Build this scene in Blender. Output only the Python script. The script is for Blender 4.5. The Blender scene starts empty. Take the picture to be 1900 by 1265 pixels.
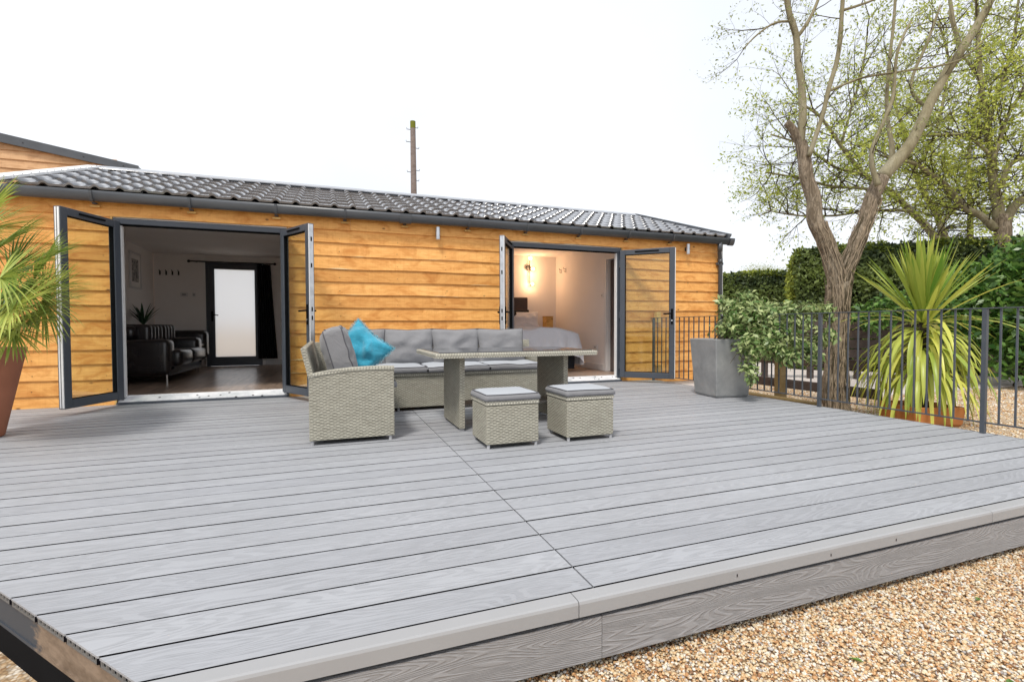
import bpy, math, random
import numpy as np
from mathutils import Vector, Matrix, noise as mnoise
R = math.radians
random.seed(4); rng = np.random.default_rng(4)
scene = bpy.context.scene
COL = scene.collection

# ------------------------------------------------------------------ camera
YAW, PITCH, ROLL, FOCAL = .3547, -.0283, -.0030, 923.2
CAM = Vector((0, -6.822, .865))
_f = Vector((math.sin(YAW)*math.cos(PITCH), math.cos(YAW)*math.cos(PITCH), math.sin(PITCH)))
_r0 = Vector((math.cos(YAW), -math.sin(YAW), 0)); _u0 = _r0.cross(_f)
_r = _r0*math.cos(ROLL) + _u0*math.sin(ROLL); _u = -_r0*math.sin(ROLL) + _u0*math.cos(ROLL)
cd = bpy.data.cameras.new('camera'); cam = bpy.data.objects.new('camera', cd); COL.objects.link(cam)
cam.matrix_world = Matrix(((_r.x, _u.x, -_f.x, CAM.x), (_r.y, _u.y, -_f.y, CAM.y), (_r.z, _u.z, -_f.z, CAM.z), (0, 0, 0, 1)))
cd.sensor_width = 36; cd.lens = FOCAL/1900*36; cd.clip_start = .05; cd.clip_end = 2000
scene.camera = cam

# ------------------------------------------------------------------ sky, sun, exposure
SUN_EL, SUN_AZ = R(58), R(222)            # azimuth from +y, clockwise
w = bpy.data.worlds.new('World'); scene.world = w; w.use_nodes = True
nt = w.node_tree; nt.nodes.clear()
N = nt.nodes.new; L = nt.links.new
out = N('ShaderNodeOutputWorld'); bg = N('ShaderNodeBackground'); bg.inputs['Strength'].default_value = .122
sky = N('ShaderNodeTexSky'); sky.sky_type = 'NISHITA'; sky.sun_disc = False
sky.sun_elevation = SUN_EL; sky.sun_rotation = SUN_AZ; sky.dust_density = 3
tc = N('ShaderNodeTexCoord'); cn = N('ShaderNodeTexNoise'); cn.inputs['Scale'].default_value = 2.2; cn.inputs['Detail'].default_value = 4
cr = N('ShaderNodeValToRGB'); cr.color_ramp.elements[0].position = .35; cr.color_ramp.elements[0].color = (6.7, 7.0, 7.5, 1)
cr.color_ramp.elements[1].position = .65; cr.color_ramp.elements[1].color = (7.7, 7.8, 8.0, 1)
mx = N('ShaderNodeMix'); mx.data_type = 'RGBA'; mx.inputs[0].default_value = .88
L(tc.outputs['Generated'], cn.inputs['Vector']); L(cn.outputs['Fac'], cr.inputs['Fac'])
L(sky.outputs['Color'], mx.inputs[6]); L(cr.outputs['Color'], mx.inputs[7])
L(mx.outputs[2], bg.inputs['Color']); L(bg.outputs[0], out.inputs['Surface'])
sl = bpy.data.lights.new('sun', 'SUN'); sl.energy = 2.3; sl.angle = R(11); sl.color = (1, .95, .87)
so = bpy.data.objects.new('sun', sl); COL.objects.link(so)
sd = Vector((math.sin(SUN_AZ)*math.cos(SUN_EL), math.cos(SUN_AZ)*math.cos(SUN_EL), math.sin(SUN_EL)))
so.rotation_euler = sd.to_track_quat('Z', 'Y').to_euler(); so.location = sd*30
scene.render.engine = 'CYCLES'; scene.cycles.max_bounces = 16; scene.cycles.diffuse_bounces = 9; scene.cycles.transparent_max_bounces = 24
scene.view_settings.view_transform = 'Standard'; scene.view_settings.look = 'None'
scene.view_settings.exposure = 0.36; scene.view_settings.gamma = 1; scene.view_settings.use_curve_mapping = False

# ------------------------------------------------------------------ material helpers
def mat_base(name, color=(.5, .5, .5), rough=.6, spec=.5, metallic=0):
    m = bpy.data.materials.new(name); m.use_nodes = True
    b = m.node_tree.nodes['Principled BSDF']
    b.inputs['Base Color'].default_value = (*color, 1); b.inputs['Roughness'].default_value = rough
    b.inputs['Specular IOR Level'].default_value = spec; b.inputs['Metallic'].default_value = metallic
    return m, m.node_tree, b
def nd(t, typ, **kw):
    n = t.nodes.new(typ)
    for k, v in kw.items():
        if k in n.inputs: n.inputs[k].default_value = v
        else: setattr(n, k, v)
    return n
def coords(t, scale=(1, 1, 1), kind='Object', rnd=True):
    tcn = nd(t, 'ShaderNodeTexCoord'); mp = nd(t, 'ShaderNodeMapping'); mp.inputs['Scale'].default_value = scale
    t.links.new(tcn.outputs[kind], mp.inputs['Vector'])
    if rnd:
        oi = nd(t, 'ShaderNodeObjectInfo'); ml = nd(t, 'ShaderNodeMath', operation='MULTIPLY'); ml.inputs[1].default_value = 57.3
        t.links.new(oi.outputs['Random'], ml.inputs[0]); t.links.new(ml.outputs[0], mp.inputs['Location'])
    return mp.outputs['Vector']
def ramp(t, src, stops):
    r = nd(t, 'ShaderNodeValToRGB'); e = r.color_ramp.elements
    while len(e) < len(stops): e.new(.5)
    for i, (p, c) in enumerate(stops):
        e[i].position = p; e[i].color = (*c, 1) if len(c) == 3 else c
    t.links.new(src, r.inputs['Fac']); return r.outputs['Color']
def mixc(t, fac, a, b, mode='MIX'):
    m = nd(t, 'ShaderNodeMix', data_type='RGBA', blend_type=mode)
    for i, s in ((0, fac), (6, a), (7, b)):
        if isinstance(s, (int, float)): m.inputs[i].default_value = s
        elif isinstance(s, tuple): m.inputs[i].default_value = (*s, 1)
        else: t.links.new(s, m.inputs[i])
    return m.outputs[2]
def bump(t, b, src, strength=.3, dist=.01, prev=None):
    bp = nd(t, 'ShaderNodeBump'); bp.inputs['Strength'].default_value = strength; bp.inputs['Distance'].default_value = dist
    t.links.new(src, bp.inputs['Height'])
    if prev: t.links.new(prev, bp.inputs['Normal'])
    t.links.new(bp.outputs['Normal'], b.inputs['Normal']); return bp.outputs['Normal']
def noise(t, vec, scale, detail=4, rough=.5, dist=0):
    n = nd(t, 'ShaderNodeTexNoise'); n.inputs['Scale'].default_value = scale; n.inputs['Detail'].default_value = detail
    n.inputs['Roughness'].default_value = rough; n.inputs['Distortion'].default_value = dist
    t.links.new(vec, n.inputs['Vector']); return n.outputs['Fac']

def simple(name, color, rough=.6, spec=.5, metallic=0, var=.12, vscale=6, bumps=0, bscale=60):
    m, t, b = mat_base(name, color, rough, spec, metallic)
    v = coords(t); n = noise(t, v, vscale, 5)
    dark = tuple(c*(1-var) for c in color); lite = tuple(min(1, c*(1+var)) for c in color)
    t.links.new(ramp(t, n, [(.3, dark), (.7, lite)]), b.inputs['Base Color'])
    if bumps: bump(t, b, noise(t, v, bscale, 4), bumps, .004)
    return m

M = {}
# timber cladding: golden larch with knots, stain clouds, pale sapwood edges
def timber(name, base, dark, pale, axis='x', sap=True):
    m, t, b = mat_base(name, base, .55, .3)
    sc = {'x': (1, 14, 14), 'y': (14, 1, 14)}[axis]
    v = coords(t, sc); vb = coords(t, (1, 1, 2.2))
    grain = noise(t, v, 3.2, 7, .65, .6)
    fine = noise(t, coords(t, {'x': (2, 60, 60), 'y': (60, 2, 60)}[axis]), 4, 3)
    cloud = noise(t, vb, 2.6, 5, .6, .8)
    c = mixc(t, ramp(t, cloud, [(.36, (1, 1, 1)), (.66, (0, 0, 0))]), base, tuple(x*y for x, y in zip(base, (1.06, 1.12, 1.2))))
    c = mixc(t, ramp(t, noise(t, vb, 3.7, 4, .6, 1.2), [(.47, (0, 0, 0)), (.72, (.9, .9, .9))]), c, dark)
    c = mixc(t, ramp(t, grain, [(.42, (0, 0, 0)), (.70, (.5, .5, .5))]), c, dark)
    c = mixc(t, ramp(t, fine, [(.45, (0, 0, 0)), (.7, (.16, .16, .16))]), c, dark)
    # across-the-board saw marks
    saw = noise(t, coords(t, {'x': (46, 1.5, 1.5), 'y': (1.5, 46, 1.5)}[axis]), 1.4, 2)
    c = mixc(t, ramp(t, saw, [(.5, (0, 0, 0)), (.68, (.16, .16, .16))]), c, dark)
    # knots
    vo = nd(t, 'ShaderNodeTexVoronoi'); vo.inputs['Scale'].default_value = 3.1
    t.links.new(coords(t, (1, 1.6, 1.6)), vo.inputs['Vector'])
    c = mixc(t, ramp(t, vo.outputs['Distance'], [(.03, (.85, .85, .85)), (.085, (0, 0, 0))]), c, (.13, .055, .02))
    if sap:
        uvn = nd(t, 'ShaderNodeTexCoord'); sx = nd(t, 'ShaderNodeSeparateXYZ'); t.links.new(uvn.outputs['Object'], sx.inputs[0])
        mm = nd(t, 'ShaderNodeMath', operation='MULTIPLY_ADD'); mm.inputs[1].default_value = -9; mm.inputs[2].default_value = .18
        t.links.new(sx.outputs['Z'], mm.inputs[0])
        ad = nd(t, 'ShaderNodeMath', operation='ADD'); t.links.new(mm.outputs[0], ad.inputs[0])
        t.links.new(noise(t, coords(t, (.8, 1, 1)), 1.6, 3), ad.inputs[1])
        c = mixc(t, ramp(t, ad.outputs[0], [(.74, (0, 0, 0)), (.80, (.8, .8, .8))]), c, pale)
    oi = nd(t, 'ShaderNodeObjectInfo')
    c = mixc(t, .5, c, mixc(t, 1.0, c, ramp(t, oi.outputs['Random'], [(0, (.60, .52, .45)), (.4, (1, .97, .92)), (.7, (1.05, 1.05, 1.05)), (1, (1.15, 1.2, 1.35))]), 'MULTIPLY'))
    t.links.new(c, b.inputs['Base Color'])
    bump(t, b, grain, .25, .006, bump(t, b, fine, .25, .003))
    return m
M['clad'] = timber('golden_cladding', (.85, .43, .125), (.56, .21, .04), (.90, .72, .42))
M['clad_far'] = timber('pale_cladding', (.62, .38, .20), (.40, .21, .10), (.7, .52, .33), sap=False)
M['trim'] = timber('trim_timber', (.68, .42, .14), (.42, .22, .06), (.8, .6, .3), sap=False)

# composite decking
def decking(name, base, sx=1, strength=.35, tone=.1, dens=120, width=.5):
    m, t, b = mat_base(name, base, .60, .3)
    v = coords(t, (1.1*sx, 7.5, 7.5))
    n = noise(t, v, 1.25, 1.2, .4, .25)
    mul = nd(t, 'ShaderNodeMath', operation='MULTIPLY'); mul.inputs[1].default_value = dens; t.links.new(n, mul.inputs[0])
    sn = nd(t, 'ShaderNodeMath', operation='SINE'); t.links.new(mul.outputs[0], sn.inputs[0])
    brk = noise(t, coords(t, (3, 30, 30)), 1.5, 3)
    ad = nd(t, 'ShaderNodeMath', operation='MULTIPLY_ADD'); ad.inputs[1].default_value = 2.2; t.links.new(brk, ad.inputs[0]); sb = nd(t, 'ShaderNodeMath', operation='SUBTRACT'); sb.inputs[1].default_value = 1.1
    t.links.new(sn.outputs[0], ad.inputs[2]); t.links.new(ad.outputs[0], sb.inputs[0])
    fine = noise(t, coords(t, (8, 190, 190)), 2, 2)
    line = ramp(t, sb.outputs[0], [(-0.0, (0, 0, 0)), (width, (1, 1, 1))])
    c = mixc(t, line, tuple(x*(1-tone*2.2) for x in base), base)
    c = mixc(t, ramp(t, fine, [(.35, (1, 1, 1)), (.65, (0, 0, 0))]), c, tuple(x*(1+tone*.5) for x in base))
    oi = nd(t, 'ShaderNodeObjectInfo')
    c = mixc(t, 1.0, c, ramp(t, oi.outputs['Random'], [(0, (.93, .93, .935)), (1, (1.05, 1.05, 1.045))]), 'MULTIPLY')
    bl = noise(t, coords(t, (1, 2, 2), rnd=False), 1.1, 5, .6)
    c = mixc(t, 1.0, c, ramp(t, bl, [(.3, (.91, .905, .90)), (.7, (1.05, 1.05, 1.05))]), 'MULTIPLY')
    dust = noise(t, coords(t, (30, 30, 30), rnd=False), 3, 6, .7)
    c = mixc(t, ramp(t, dust, [(.62, (0, 0, 0)), (.78, (.22, .22, .22))]), c, tuple(x*1.25 for x in base))
    t.links.new(c, b.inputs['Base Color'])
    bump(t, b, line, strength, .0016, bump(t, b, fine, .2, .001))
    return m
M['deck'] = decking('grey_composite', (.322, .332, .356), tone=.09)
M['fascia'] = decking('grey_composite_fascia', (.295, .293, .30), .8, .8, .12, 290, .8)
M['deck_side'] = simple('board_gap_shade', (.006, .006, .008), .95, .02)  # near-black board sides: shade of the gaps put into the colour
M['nosing'] = simple('nosing_grey', (.315, .317, .325), .5, .4, var=.04, vscale=3, bumps=.1)
M['deck_core'] = simple('composite_core', (.15, .145, .14), .8, .2)
M['steel'] = None
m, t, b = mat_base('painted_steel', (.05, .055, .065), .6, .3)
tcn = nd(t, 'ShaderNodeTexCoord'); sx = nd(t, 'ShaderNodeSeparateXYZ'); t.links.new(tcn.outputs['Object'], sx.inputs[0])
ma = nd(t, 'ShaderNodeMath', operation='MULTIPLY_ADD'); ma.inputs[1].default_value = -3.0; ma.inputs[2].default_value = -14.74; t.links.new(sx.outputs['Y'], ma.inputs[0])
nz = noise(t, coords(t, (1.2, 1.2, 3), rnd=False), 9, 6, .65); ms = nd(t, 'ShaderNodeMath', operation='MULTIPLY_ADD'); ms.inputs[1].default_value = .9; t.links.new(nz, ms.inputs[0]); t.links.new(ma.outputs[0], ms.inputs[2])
brown_tone = ramp(t, nz, [(.35, (.15, .105, .07)), (.6, (.27, .20, .145))])  # brown patch, stronger towards the front of the deck
t.links.new(mixc(t, ramp(t, ms.outputs[0], [(.25, (0, 0, 0)), (.40, (.9, .9, .9))]), (.05, .058, .072), brown_tone), b.inputs['Base Color']); M['steel'] = m
M['black'] = simple('plain_black', (.005, .0055, .007), .9, .08)  # for real black parts and for shade painted into the deck gaps
M['anthracite'] = simple('anthracite_frame', (.062, .072, .09), .38, .45, var=.07, vscale=2, bumps=.04, bscale=200)
M['gutter'] = simple('gutter_grey', (.075, .083, .095), .32, .5, var=.12, vscale=3)
M['roof'] = None
m, t, b = mat_base('roof_tile_metal', (.11, .12, .135), .2, .8)
v = coords(t)
t.links.new(ramp(t, noise(t, v, 4, 6, .7), [(.35, (.08, .085, .10)), (.7, (.15, .16, .18))]), b.inputs['Base Color'])
t.links.new(ramp(t, noise(t, v, 9, 5, .7), [(.3, (.10, .10, .10)), (.75, (.26, .26, .26))]), b.inputs['Roughness'])
b.inputs['Coat Weight'].default_value = 1; b.inputs['Coat Roughness'].default_value = .06; b.inputs['Coat IOR'].default_value = 1.7
oi = nd(t, 'ShaderNodeObjectInfo'); t.links.new(mixc(t, 1.0, ramp(t, noise(t, v, 4, 6, .7), [(.35, (.07, .075, .09)), (.7, (.15, .16, .18))]), ramp(t, oi.outputs['Random'], [(0, (.7, .7, .7)), (1, (1.25, 1.25, 1.25))]), 'MULTIPLY'), b.inputs['Base Color'])
t.links.new(ramp(t, noise(t, v, 14, 6, .75), [(.35, (.03, .03, .03)), (.75, (.28, .28, .28))]), b.inputs['Coat Roughness'])
M['roof'] = m
M['white_metal'] = simple('white_flashing', (.78, .79, .80), .3, .5, var=.04)
M['white_pvc'] = simple('white_gasket', (.8, .8, .8), .4, .5, var=.04)
M['alu'] = simple('aluminium', (.55, .57, .6), .3, .5, .8, var=.15, vscale=14)
m, t, b = mat_base('door_sill', (.7, .7, .72), .35, .5)
vo = nd(t, 'ShaderNodeTexVoronoi'); vo.inputs['Scale'].default_value = 13; t.links.new(coords(t, (1, 1, 1)), vo.inputs['Vector'])
t.links.new(mixc(t, ramp(t, vo.outputs['Distance'], [(.16, (1, 1, 1)), (.22, (0, 0, 0))]), ramp(t, noise(t, coords(t), 7, 5), [(.3, (.5, .53, .56)), (.65, (.8, .8, .82))]), (.03, .03, .035)), b.inputs['Base Color'])
M['sill'] = m
M['screw'] = simple('screw_head', (.05, .045, .05), .4, .5, .5)
def glassmat(name, tint, refl=1.0):
    m = bpy.data.materials.new(name); m.use_nodes = True; t = m.node_tree; t.nodes.clear()
    o = nd(t, 'ShaderNodeOutputMaterial'); tr = nd(t, 'ShaderNodeBsdfTransparent'); tr.inputs[0].default_value = (*tint, 1)
    gl = nd(t, 'ShaderNodeBsdfGlossy'); gl.inputs['Roughness'].default_value = .015; gl.inputs[0].default_value = (1, 1, 1, 1)
    lw = nd(t, 'ShaderNodeLayerWeight'); pw = nd(t, 'ShaderNodeMath', operation='POWER'); pw.inputs[1].default_value = 4; t.links.new(lw.outputs['Facing'], pw.inputs[0])
    fr = nd(t, 'ShaderNodeMath', operation='MULTIPLY_ADD'); fr.inputs[1].default_value = .75; fr.inputs[2].default_value = .03; t.links.new(pw.outputs[0], fr.inputs[0]); ms = nd(t, 'ShaderNodeMixShader')
    t.links.new(fr.outputs[0], ms.inputs[0]); t.links.new(tr.outputs[0], ms.inputs[1]); t.links.new(gl.outputs[0], ms.inputs[2]); t.links.new(ms.outputs[0], o.inputs[0])
    return m
M['glass'] = glassmat('clear_glass', (.90, .93, .88))
m = bpy.data.materials.new('frosted_glass'); m.use_nodes = True; t = m.node_tree; t.nodes.clear()
o_ = nd(t, 'ShaderNodeOutputMaterial'); tl = nd(t, 'ShaderNodeBsdfTranslucent'); tl.inputs[0].default_value = (.93, .96, .98, 1)
gl = nd(t, 'ShaderNodeBsdfGlossy'); gl.inputs['Roughness'].default_value = .25; ms = nd(t, 'ShaderNodeMixShader'); ms.inputs[0].default_value = .06
rf = nd(t, 'ShaderNodeBsdfRefraction'); rf.inputs['Roughness'].default_value = .45; rf.inputs['IOR'].default_value = 1.08; m2 = nd(t, 'ShaderNodeMixShader'); m2.inputs[0].default_value = .6
t.links.new(tl.outputs[0], m2.inputs[1]); t.links.new(rf.outputs[0], m2.inputs[2]); t.links.new(m2.outputs[0], ms.inputs[1]); t.links.new(gl.outputs[0], ms.inputs[2]); t.links.new(ms.outputs[0], o_.inputs[0]); M['frosted'] = m
m, t, b = mat_base('table_glass', (.05, .055, .06), .04, .6); M['table_glass'] = m
M['plaster'] = simple('white_plaster', (.88, .85, .83), .8, .2, var=.03, vscale=1.5)
M['plaster_warm'] = simple('bedroom_plaster', (.76, .73, .72), .8, .2, var=.02, vscale=1.5)
M['skirting'] = simple('skirting_paint', (.68, .67, .67), .45, .4, var=.03)
m, t, b = mat_base('laminate_floor', (.3, .2, .15), .28, .5)
g = noise(t, coords(t, (10, 1, 10)), 2.5, 6, .6, .5); oi = nd(t, 'ShaderNodeObjectInfo')
c = ramp(t, g, [(.3, (.17, .115, .085)), (.7, (.42, .31, .24))])
c = mixc(t, 1.0, c, ramp(t, oi.outputs['Random'], [(0, (.75, .75, .75)), (1, (1.2, 1.2, 1.2))]), 'MULTIPLY'); t.links.new(c, b.inputs['Base Color']); M['laminate'] = m
M['leather'] = simple('black_leather', (.016, .014, .015), .26, .6, var=.2, vscale=8, bumps=.3, bscale=45)
M['chrome'] = simple('chrome', (.7, .7, .72), .12, .5, 1, var=.03)
M['charcoal'] = simple('charcoal_cloth', (.022, .023, .028), .9, .1, var=.2, vscale=10)
M['iron'] = simple('black_iron', (.02, .02, .022), .5, .4)
M['railing'] = simple('railing_paint', (.065, .075, .09), .45, .4, var=.12, vscale=10)
def fabric(name, col, var=.07, weave=260, wr=.5):
    m, t, b = mat_base(name, col, .92, .15)
    v = coords(t)
    c = mixc(t, noise(t, v, 5, 5, .6), tuple(x*(1-var) for x in col), tuple(x*(1+var) for x in col))
    c = mixc(t, ramp(t, noise(t, v, weave, 2), [(.35, (0, 0, 0)), (.65, (.35, .35, .35))]), c, tuple(x*.72 for x in col))
    t.links.new(c, b.inputs['Base Color'])
    n1 = bump(t, b, noise(t, v, 7, 4, .55, .8), wr, .03)
    bump(t, b, noise(t, v, weave, 2), .2, .001, n1)
    b.inputs['Sheen Weight'].default_value = .15
    return m
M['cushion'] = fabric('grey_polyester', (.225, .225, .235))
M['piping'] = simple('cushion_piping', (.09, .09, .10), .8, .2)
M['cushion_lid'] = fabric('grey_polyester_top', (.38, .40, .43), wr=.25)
m = fabric('turquoise_velvet', (.03, .29, .42), .4, 90, .9); M['velvet'] = m
t = m.node_tree; b = t.nodes['Principled BSDF']; b.inputs['Sheen Weight'].default_value = .6; b.inputs['Roughness'].default_value = .7
M['duvet'] = fabric('white_bedding', (.62, .62, .66), .03, 200, .6)
M['headboard'] = fabric('brown_headboard', (.10, .075, .07))
# wicker
def wicker(name, a, b_, dark, roww=.0118, bw=.046):
    m, t, b = mat_base(name, a, .55, .35)
    uv = nd(t, 'ShaderNodeUVMap'); mp = nd(t, 'ShaderNodeMapping'); t.links.new(uv.outputs[0], mp.inputs[0])
    wob = nd(t, 'ShaderNodeTexNoise'); wob.inputs['Scale'].default_value = 14; t.links.new(mp.outputs[0], wob.inputs['Vector'])
    ad = nd(t, 'ShaderNodeVectorMath', operation='MULTIPLY_ADD'); t.links.new(wob.outputs['Color'], ad.inputs[0]); ad.inputs[1].default_value = (.006, .005, 0); t.links.new(mp.outputs[0], ad.inputs[2])
    def brick(bw, rh, mort):
        br = nd(t, 'ShaderNodeTexBrick'); br.offset = .5
        for k, vv in (('Scale', 1), ('Mortar Size', mort), ('Mortar Smooth', .6), ('Bias', 0), ('Brick Width', bw), ('Row Height', rh)): br.inputs[k].default_value = vv
        br.inputs['Color1'].default_value = (*a, 1); br.inputs['Color2'].default_value = (*b_, 1); br.inputs['Mortar'].default_value = (*dark, 1)
        t.links.new(ad.outputs[0], br.inputs['Vector']); return br
    sx = nd(t, 'ShaderNodeSeparateXYZ'); t.links.new(ad.outputs[0], sx.inputs[0])
    def mth(op, x, y=None, z=None):
        q = nd(t, 'ShaderNodeMath', operation=op)
        for k, vv in enumerate((x, y, z)):
            if vv is None: continue
            if isinstance(vv, (int, float)): q.inputs[k].default_value = vv
            else: t.links.new(vv, q.inputs[k])
        return q.outputs[0]
    v_ = mth('DIVIDE', sx.outputs['Y'], roww); row = mth('FLOOR', v_); fr = mth('FRACT', v_)
    ph = mth('MULTIPLY_ADD', row, math.pi, mth('MULTIPLY', sx.outputs['X'], 2*math.pi/bw))
    cs = mth('COSINE', ph); d = mth('ABSOLUTE', mth('MULTIPLY_ADD', fr, 2, -1))          # 0 mid strand, 1 between strands
    th = mth('MULTIPLY_ADD', cs, .17, .80)                                              # strand swells where it passes over
    gap = mth('SUBTRACT', d, th); gm = ramp(t, gap, [(.0, (0, 0, 0)), (.16, (1, 1, 1))])
    cx = nd(t, 'ShaderNodeCombineXYZ'); t.links.new(mth('FLOOR', mth('DIVIDE', mth('MULTIPLY_ADD', row, bw/2, sx.outputs['X']), bw)), cx.inputs[0]); t.links.new(row, cx.inputs[1])
    wn = nd(t, 'ShaderNodeTexWhiteNoise'); t.links.new(cx.outputs[0], wn.inputs['Vector'])
    c = mixc(t, wn.outputs['Value'], a, b_)
    n = noise(t, mp.outputs[0], 60, 5, .7)
    c = mixc(t, ramp(t, n, [(.4, (0, 0, 0)), (.72, (.45, .45, .45))]), c, tuple(x*.62 for x in a))
    c = mixc(t, ramp(t, noise(t, mp.outputs[0], 5, 3), [(.3, (0, 0, 0)), (.7, (.35, .35, .35))]), c, tuple(x*1.15 for x in b_))
    c = mixc(t, ramp(t, cs, [(.0, (.42, .42, .42)), (.55, (0, 0, 0))]), c, tuple(x*.45 for x in a))
    c = mixc(t, gm, c, dark)
    t.links.new(c, b.inputs['Base Color'])
    h = mth('MULTIPLY', mth('SUBTRACT', 1, mth('POWER', d, 3)), mth('MULTIPLY_ADD', cs, .35, .65))
    bump(t, b, h, .9, .005)
    return m
M['wicker'] = wicker('grey_wicker', (.36, .34, .275), (.50, .48, .395), (.05, .045, .035))
M['wicker_rim'] = wicker('grey_wicker_rim', (.42, .40, .33), (.52, .50, .42), (.20, .19, .16), .03, .022)
M['wicker_dark'] = wicker('wicker_shelf', (.20, .18, .16), (.26, .24, .21), (.04, .04, .035), .012, .024)
M['foot'] = simple('foot_plastic', (.35, .35, .36), .5, .4)
# planter concrete
m, t, b = mat_base('zinc_concrete', (.2, .2, .2), .5, .4)
v = coords(t, rnd=False); n = noise(t, v, 3, 8, .68, .5)
c = ramp(t, n, [(.3, (.19, .195, .20)), (.55, (.27, .275, .275)), (.75, (.36, .36, .35))])
t.links.new(mixc(t, ramp(t, noise(t, coords(t, (1, 1, .25), rnd=False), 6, 5), [(.5, (0, 0, 0)), (.8, (.5, .5, .5))]), c, (.30, .30, .30)), b.inputs['Base Color']); bump(t, b, n, .15, .01); M['zinc'] = m
M['terracotta'] = simple('terracotta_pot', (.36, .145, .085), .7, .3, var=.12, vscale=4, bumps=.2)
M['clay'] = simple('orange_clay', (.50, .20, .07), .75, .25, var=.2, vscale=5)
M['soil'] = simple('soil', (.035, .025, .018), .95, .1, var=.5, vscale=30, bumps=.8, bscale=40)
# leaves with per-face colour attribute
def leafmat(name, c1, c2, rough=.5, trans=.35):
    m = bpy.data.materials.new(name); m.use_nodes = True; t = m.node_tree; b = t.nodes['Principled BSDF']; o = [n for n in t.nodes if n.type == 'OUTPUT_MATERIAL'][0]
    at = nd(t, 'ShaderNodeAttribute'); at.attribute_name = 'tone'
    oi = nd(t, 'ShaderNodeObjectInfo'); ad = nd(t, 'ShaderNodeMath', operation='MULTIPLY_ADD'); ad.inputs[1].default_value = .35
    t.links.new(oi.outputs['Random'], ad.inputs[0]); 
    sb = nd(t, 'ShaderNodeMath', operation='SUBTRACT'); sb.inputs[1].default_value = .17; t.links.new(at.outputs['Fac'], sb.inputs[0]); t.links.new(sb.outputs[0], ad.inputs[2])
    c = mixc(t, ad.outputs[0], c1, c2)
    t.links.new(c, b.inputs['Base Color']); b.inputs['Roughness'].default_value = rough; b.inputs['Specular IOR Level'].default_value = .4
    tr = nd(t, 'ShaderNodeBsdfTranslucent'); t.links.new(c, tr.inputs[0]); ms = nd(t, 'ShaderNodeMixShader'); ms.inputs[0].default_value = trans
    t.links.new(b.outputs[0], ms.inputs[1]); t.links.new(tr.outputs[0], ms.inputs[2]); t.links.new(ms.outputs[0], o.inputs[0])
    return m
M['leaf_tree'] = leafmat('spring_leaf', (.26, .33, .045), (.66, .70, .15), .5, .5)
M['leaf_bud'] = leafmat('olive_bud', (.16, .19, .07), (.42, .46, .18), .5, .4)
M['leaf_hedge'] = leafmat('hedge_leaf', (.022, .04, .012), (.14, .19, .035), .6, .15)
M['leaf_hedge_lit'] = leafmat('hedge_leaf_lit', (.10, .14, .015), (.34, .38, .05), .6, .2)  # lit copy of the hedge leaf: light on end and top put into colour
M['leaf_laurel'] = leafmat('laurel_leaf', (.03, .09, .015), (.17, .30, .055), .35, .25)
M['leaf_bush'] = leafmat('bush_leaf', (.09, .18, .04), (.58, .64, .30), .38, .3)
M['leaf_pine'] = leafmat('pine_needle', (.012, .025, .015), (.05, .08, .035), .6, .1)
M['leaf_strap'] = leafmat('cordyline_leaf', (.13, .27, .03), (.64, .64, .13), .36, .3)
M['leaf_fan'] = leafmat('fan_palm_leaf', (.07, .18, .022), (.52, .56, .13), .4, .3)
M['leaf_dark'] = leafmat('indoor_leaf', (.010, .035, .012), (.03, .08, .03), .4, .1)
def bark(name, c1, c2, c3, rg=1.0):
    m, t, b = mat_base(name, c1, .92, .12)
    v = coords(t, (1, 1, .20), rnd=False); n = noise(t, v, 26, 8, .7, 1.6); n2 = noise(t, coords(t, (1, 1, .5), rnd=False), 5, 6, .65, .5)
    rdg = nd(t, 'ShaderNodeTexNoise', noise_type='RIDGED_MULTIFRACTAL'); rdg.inputs['Scale'].default_value = 11; rdg.inputs['Detail'].default_value = 3; rdg.inputs['Distortion'].default_value = .4
    t.links.new(coords(t, (1, 1, .17), rnd=False), rdg.inputs['Vector'])
    c = ramp(t, n2, [(.3, c2), (.5, c1), (.7, c3)])
    c = mixc(t, ramp(t, n, [(.42, (.85*rg,)*3), (.58, (0, 0, 0))]), c, tuple(x*.6 for x in c2))
    c = mixc(t, ramp(t, rdg.outputs['Fac'], [(.9, (0, 0, 0)), (1.6, (.55*rg,)*3)]), c, tuple(x*.4 for x in c2))
    t.links.new(c, b.inputs['Base Color'])
    bump(t, b, n, 1.0*rg, .035, bump(t, b, rdg.outputs['Fac'], 1.0*rg, -.05))
    return m
M['bark'] = bark('willow_bark', (.34, .275, .205), (.23, .18, .125), (.46, .39, .30))
M['bark_smooth'] = bark('smooth_bark', (.27, .24, .155), (.19, .165, .10), (.36, .33, .24), .35)
M['bark_dark'] = bark('dark_bark', (.10, .085, .05), (.05, .04, .03), (.16, .14, .09))
M['twig'] = simple('twig', (.085, .07, .045), .9, .1)
M['old_timber'] = timber('weathered_post', (.21, .155, .07), (.10, .07, .035), (.3, .25, .15), sap=False)
M['brown_timber'] = timber('dark_brown_rail', (.075, .055, .045), (.035, .025, .02), (.1, .09, .08), sap=False)
M['pole'] = timber('utility_pole_wood', (.22, .17, .14), (.12, .09, .075), (.3, .25, .2), sap=False)

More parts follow.
